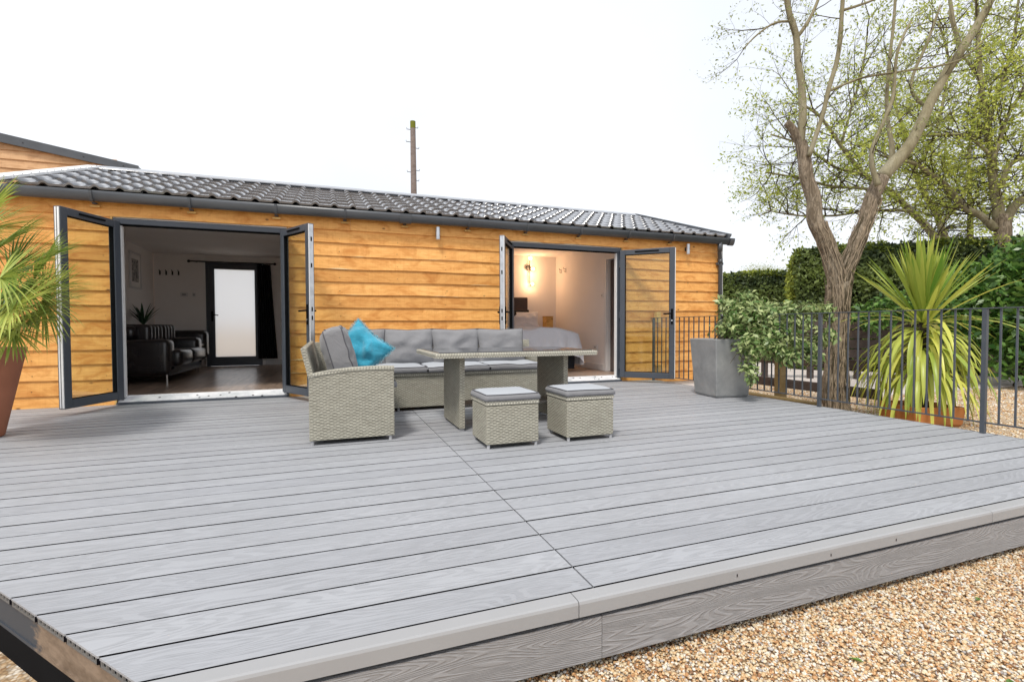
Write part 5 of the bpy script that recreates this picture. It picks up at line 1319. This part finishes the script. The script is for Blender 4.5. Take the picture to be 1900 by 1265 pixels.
def twigs(starts, nchild, L_, r0, lev, rnd, up=.25, spread=.9, toward=None):
    """returns polylines (pts, radii) and leaf points"""
    lines, leaves = [], []
    def grow(p, d, L_, r_, lv):
        n = 5; pts = [p]; d = d.normalized()
        for i in range(n):
            d = (d+Vector((rnd.gauss(0, .16), rnd.gauss(0, .16), rnd.gauss(0, .12)+up*.12))).normalized(); p = p+d*(L_/n); pts.append(p)
            if lv == 0 or i > 2: leaves.append(p)
        lines.append((pts, [r_*(1-.75*i/n) for i in range(n+1)]))
        if lv > 0:
            for c in range(nchild):
                k = rnd.randint(1, n); dd = (pts[k]-pts[k-1]).normalized()
                nd_ = (dd+Vector((rnd.gauss(0, spread), rnd.gauss(0, spread), rnd.gauss(0, spread*.8)))*.75).normalized()
                grow(pts[k], nd_, L_*rnd.uniform(.45, .7), r_*.5*(1-.4*k/n), lv-1)
    for p, d in starts: grow(p, d, L_*rnd.uniform(.7, 1.2), r0, lev)
    return lines, leaves
def add_twigs(root, lines, leaves, mt, size, per, seed, asp=.4, jit=.05, leafm=None, nside=4):
    g = MB().use(mt)
    for pts, rad in lines: g.tube(pts, rad, nside if rad[0] < .02 else 6, False)
    b_ = g.build('branches', root, smooth=True); b_['kind'] = 'stuff'
    r2 = np.random.default_rng(seed); P = np.array([tuple(p) for p in leaves]); P = np.repeat(P, per, 0)+r2.normal(size=(len(P)*per, 3))*jit
    v_, f_, t_ = leaf_cloud(P, size, asp, np.array([[0, 0, .6]]), 1, None, r2, .1); o = big_mesh('crown', v_, f_, leafm, t_, root); o['kind'] = 'stuff'
# willow close behind the railing
D1 = 6.5
tr = thing('willow_tree', tuple(at(1549, 765, D1).xy)+(GZ,), 'large forked willow with rough bark rising just behind the railing', 'tree')
g = mb(M['bark'])
limb(g, [(1549, 790, 64), (1549, 762, 52), (1551, 715, 44), (1552, 660, 40), (1553, 610, 41), (1553, 560, 44), (1553, 525, 46)], D1, n=16)
A1, AS = limb(g, [(1553, 560, 30), (1548, 505, 36), (1532, 455, 34), (1513, 405, 31), (1503, 350, 28), (1494, 300, 26), (1486, 262, 23)], D1, n=14)
limb(g, [(1488, 275, 20), (1474, 246, 17), (1459, 228, 15)], D1, n=10)
B1_, BS = limb(g, [(1556, 550, 30), (1566, 505, 34), (1588, 455, 32), (1607, 405, 30), (1622, 362, 31), (1636, 330, 29)], D1, n=14)
g.build('trunk', tr, smooth=True)
g = mb(M['bark_smooth']); limbs = []
limbs.append(limb(g, [(1486, 268, 20), (1487, 235, 16), (1490, 185, 15), (1482, 125, 14), (1476, 65, 13), (1462, 10, 11), (1452, -60, 10), (1445, -130, 8)], D1))
limbs.append(limb(g, [(1501, 290, 11), (1520, 235, 9), (1538, 165, 9), (1556, 95, 9), (1563, 15, 8), (1568, -60, 7)], D1-.1))
limbs.append(limb(g, [(1477, 72, 8), (1500, 40, 7), (1518, 0, 6), (1530, -40, 5)], D1))
limbs.append(limb(g, [(1636, 332, 28), (1668, 295, 26), (1698, 250, 22), (1722, 198, 20), (1752, 142, 18), (1785, 92, 17), (1822, 30, 15), (1850, -20, 14), (1890, -80, 12)], D1))
limbs.append(limb(g, [(1630, 345, 13), (1618, 310, 10), (1620, 270, 8), (1642, 222, 7), (1658, 175, 7), (1664, 100, 5), (1690, 40, 4)], D1-.15))
limbs.append(limb(g, [(1650, 312, 12), (1655, 275, 10), (1645, 200, 7), (1650, 120, 6), (1660, 20, 5), (1662, -40, 4)], D1+.2))
limbs.append(limb(g, [(1538, 170, 5), (1600, 145, 4), (1680, 132, 4), (1780, 112, 3), (1840, 60, 2.5)], D1-.1))
limbs.append(limb(g, [(1476, 40, 5), (1440, 42, 4), (1405, 65, 3), (1380, 90, 2)], D1))
limbs.append(limb(g, [(1720, 202, 8), (1690, 160, 6), (1720, 80, 5), (1745, 10, 4)], D1+.1))
limbs.append(limb(g, [(1785, 92, 9), (1770, 40, 7), (1760, -20, 6)], D1+.2))
limbs.append(limb(g, [(1563, 20, 6), (1610, 5, 4), (1650, -15, 3)], D1))
g.build('limb', tr, smooth=True)
rd = random.Random(21); starts = []
for Q, S in limbs:
    for q_ in range(3, len(Q)-1, 3):
        if rd.random() < .75: d = (Q[q_+1]-Q[q_]).normalized(); starts.append((Q[q_], d+Vector((rd.gauss(0, .8), rd.gauss(0, .8), rd.gauss(.1, .5)))))
ln, lv = twigs(starts, 4, .62, .007, 2, rd)
add_twigs(tr, ln, lv, M['twig'], .042, 1, 3, .42, .03, M['leaf_bud'])
# stringy creeper stems clinging to the trunk and lower limbs
M['creeper'] = simple('creeper_stem', (.29, .23, .165), .9, .1, var=.3, vscale=20)
paths = [[(1549, 785, 50), (1549, 762, 45), (1551, 715, 38), (1552, 660, 34), (1553, 610, 35), (1553, 560, 38), (1548, 505, 31), (1532, 455, 29), (1513, 405, 27)],
         [(1549, 785, 50), (1549, 762, 45), (1551, 715, 38), (1552, 660, 34), (1553, 610, 35), (1553, 560, 38), (1566, 505, 29), (1588, 455, 27), (1607, 405, 26), (1622, 362, 27)]]
g = MB()
for k in range(70):
    pth = rd.choice(paths); a = rd.uniform(-1.45, 1.45); n_ = rd.randint(4, len(pth)); k0 = rd.randint(0, 3); pts = []; da = rd.gauss(0, .12)
    for (px, py, wpx) in pth[k0:k0+n_]:
        rr_ = wpx/2/FOCAL*D1*1.03+.004; a += da+rd.gauss(0, .10); c = at(px, py, D1); pts.append(c+_r*(math.sin(a)*rr_)-_f*(math.cos(a)*rr_)+_u*rd.uniform(-.02, .02))
    if len(pts) < 3: continue
    Q = []
    for i_ in range(len(pts)-1):
        for s_ in range(5): Q.append(pts[i_].lerp(pts[i_+1], s_/5)+Vector([rd.gauss(0, .006) for _ in range(3)]))
    g.use(M['creeper'] if rd.random() < .65 else M['twig']).tube(Q, [rd.uniform(.003, .006)]*len(Q), 5, False)
o = g.build('creeper_stem', tr, smooth=True); o['kind'] = 'stuff'

# pale green tree behind the hedge: leaning stems, wide airy crown
D3 = 14.5
t3 = thing('spring_tree', tuple(at(1745, 620, D3).xy)+(GZ,), 'airy tree in fresh yellow green leaf spreading behind the forked willow', 'tree')
g = mb(M['bark_smooth']); L3 = []
limb(g, [(1760, 640, 26), (1758, 540, 25), (1752, 455, 24)], D3, n=10)
L3.append(limb(g, [(1754, 470, 22), (1728, 432, 15), (1690, 392, 13), (1650, 355, 12), (1600, 320, 10), (1560, 270, 8), (1520, 215, 6), (1480, 190, 4)], D3))
L3.append(limb(g, [(1756, 470, 20), (1745, 415, 13), (1724, 375, 11), (1697, 318, 9), (1680, 250, 8), (1660, 190, 6), (1650, 120, 5)], D3+.3))
L3.append(limb(g, [(1650, 356, 8), (1600, 350, 6), (1540, 345, 5), (1480, 330, 4), (1420, 320, 3)], D3-.3))
L3.append(limb(g, [(1600, 322, 6), (1550, 310, 5), (1490, 270, 4), (1430, 250, 3)], D3-.5))
L3.append(limb(g, [(1690, 392, 7), (1620, 390, 5), (1550, 400, 4), (1480, 400, 3), (1420, 390, 2)], D3-.2))
L3.append(limb(g, [(1697, 318, 7), (1730, 260, 6), (1750, 190, 5), (1760, 110, 4), (1740, 40, 3)], D3+.6))
L3.append(limb(g, [(1560, 272, 5), (1580, 200, 4), (1600, 130, 3), (1610, 60, 2)], D3))
L3.append(limb(g, [(1745, 415, 8), (1790, 360, 7), (1800, 280, 5), (1810, 200, 4), (1830, 130, 3)], D3+.8))
g.build('trunk', t3, smooth=True)
rd = random.Random(31); starts = []
for Q, S in L3:
    for q_ in range(2, len(Q)-1):
        for _ in range(2):
            if rd.random() < .8: d = (Q[q_+1]-Q[q_]).normalized(); starts.append((Q[q_], d*.5+Vector((rd.gauss(0, .7), rd.gauss(0, .7), rd.gauss(.15, .6)))))
ln, lv = twigs(starts, 4, 1.45, .020, 2, rd, spread=.85)
add_twigs(t3, ln, lv, M['twig'], .092, 1, 5, .42, .05, M['leaf_tree'])

# second willow at the right
D2 = 10.8
t2 = thing('willow_tree', tuple(at(1835, 700, D2).xy)+(GZ,), 'second willow with leaning trunk and yellow green leaf at the far right', 'tree')
g = mb(M['bark']); L2 = []
limb(g, [(1838, 720, 40), (1836, 660, 34), (1834, 600, 34), (1838, 560, 36), (1852, 520, 34), (1862, 480, 32), (1860, 440, 31), (1857, 400, 27)], D2, n=14)
g.build('trunk', t2, smooth=True)
g = mb(M['bark_smooth'])
L2.append(limb(g, [(1846, 425, 18), (1822, 404, 15), (1790, 385, 13), (1762, 352, 12), (1735, 330, 10), (1700, 305, 8), (1640, 290, 5)], D2))
L2.append(limb(g, [(1855, 410, 24), (1846, 350, 18), (1838, 290, 15), (1832, 230, 12), (1820, 150, 10), (1815, 60, 8), (1810, -20, 6)], D2))
L2.append(limb(g, [(1866, 412, 20), (1884, 380, 16), (1910, 360, 14), (1950, 330, 12)], D2))
L2.append(limb(g, [(1858, 350, 12), (1870, 310, 10), (1900, 290, 8), (1940, 260, 6)], D2-.2))
L2.append(limb(g, [(1840, 300, 10), (1858, 250, 8), (1872, 210, 7), (1900, 160, 5), (1920, 90, 4)], D2-.3))
L2.append(limb(g, [(1838, 290, 8), (1800, 255, 6), (1760, 250, 5), (1710, 252, 3)], D2-.3))
L2.append(limb(g, [(1832, 230, 7), (1860, 150, 6), (1880, 80, 5), (1890, 0, 4)], D2+.4))
L2.append(limb(g, [(1820, 150, 6), (1780, 90, 4), (1760, 20, 3)], D2+.2))
L2.append(limb(g, [(1900, 690, 9), (1868, 670, 14), (1880, 640, 16), (1910, 615, 16), (1950, 600, 15)], D2-1.5))
g.build('limb', t2, smooth=True)
rd = random.Random(41); starts = []
for Q, S in L2[:-1]:
    for q_ in range(2, len(Q)-1):
        for _ in range(2):
            if rd.random() < .85: d = (Q[q_+1]-Q[q_]).normalized(); starts.append((Q[q_], d*.5+Vector((rd.gauss(0, .7), rd.gauss(0, .7), rd.gauss(.15, .6)))))
ln, lv = twigs(starts, 4, 1.15, .014, 2, rd, spread=.85)
add_twigs(t2, ln, lv, M['twig'], .075, 1, 6, .45, .07, M['leaf_tree'])

# dark pine between them, far behind
D4 = 20
t4 = thing('pine_tree', tuple(at(1800, 620, D4).xy)+(GZ,), 'dark green pine half hidden behind the second willow', 'tree')
g = mb(M['bark_dark']); limb(g, [(1803, 640, 16), (1801, 500, 14), (1800, 400, 11), (1798, 320, 7), (1797, 270, 4)], D4, n=8)
starts = []; rd = random.Random(51)
for k in range(26):
    y = 285+k*6.5; c = at(1799, y, D4); a = rd.uniform(0, 6.28); ln_ = .5+.06*k; e = c+Vector((math.cos(a)*ln_*1.1, math.sin(a)*ln_*1.1, -.1+rd.gauss(0, .1))); g.tube([c, (c+e)/2+Vector((0, 0, .06)), e], [.035, .025, .01], 5); starts.append((c, e))
g.build('trunk', t4, smooth=True)
P = []
for c, e in starts:
    for k in range(170): q = c.lerp(e, rd.uniform(.3, 1.1)); P.append((q.x+rd.gauss(0, .16), q.y+rd.gauss(0, .16), q.z+rd.gauss(0, .07)))
v_, f_, t_ = leaf_cloud(np.array(P), .13, .22, None, 1); o = big_mesh('crown', v_, f_, M['leaf_pine'], t_, t4); o['kind'] = 'stuff'
# overhanging bare twig, upper left of the willow
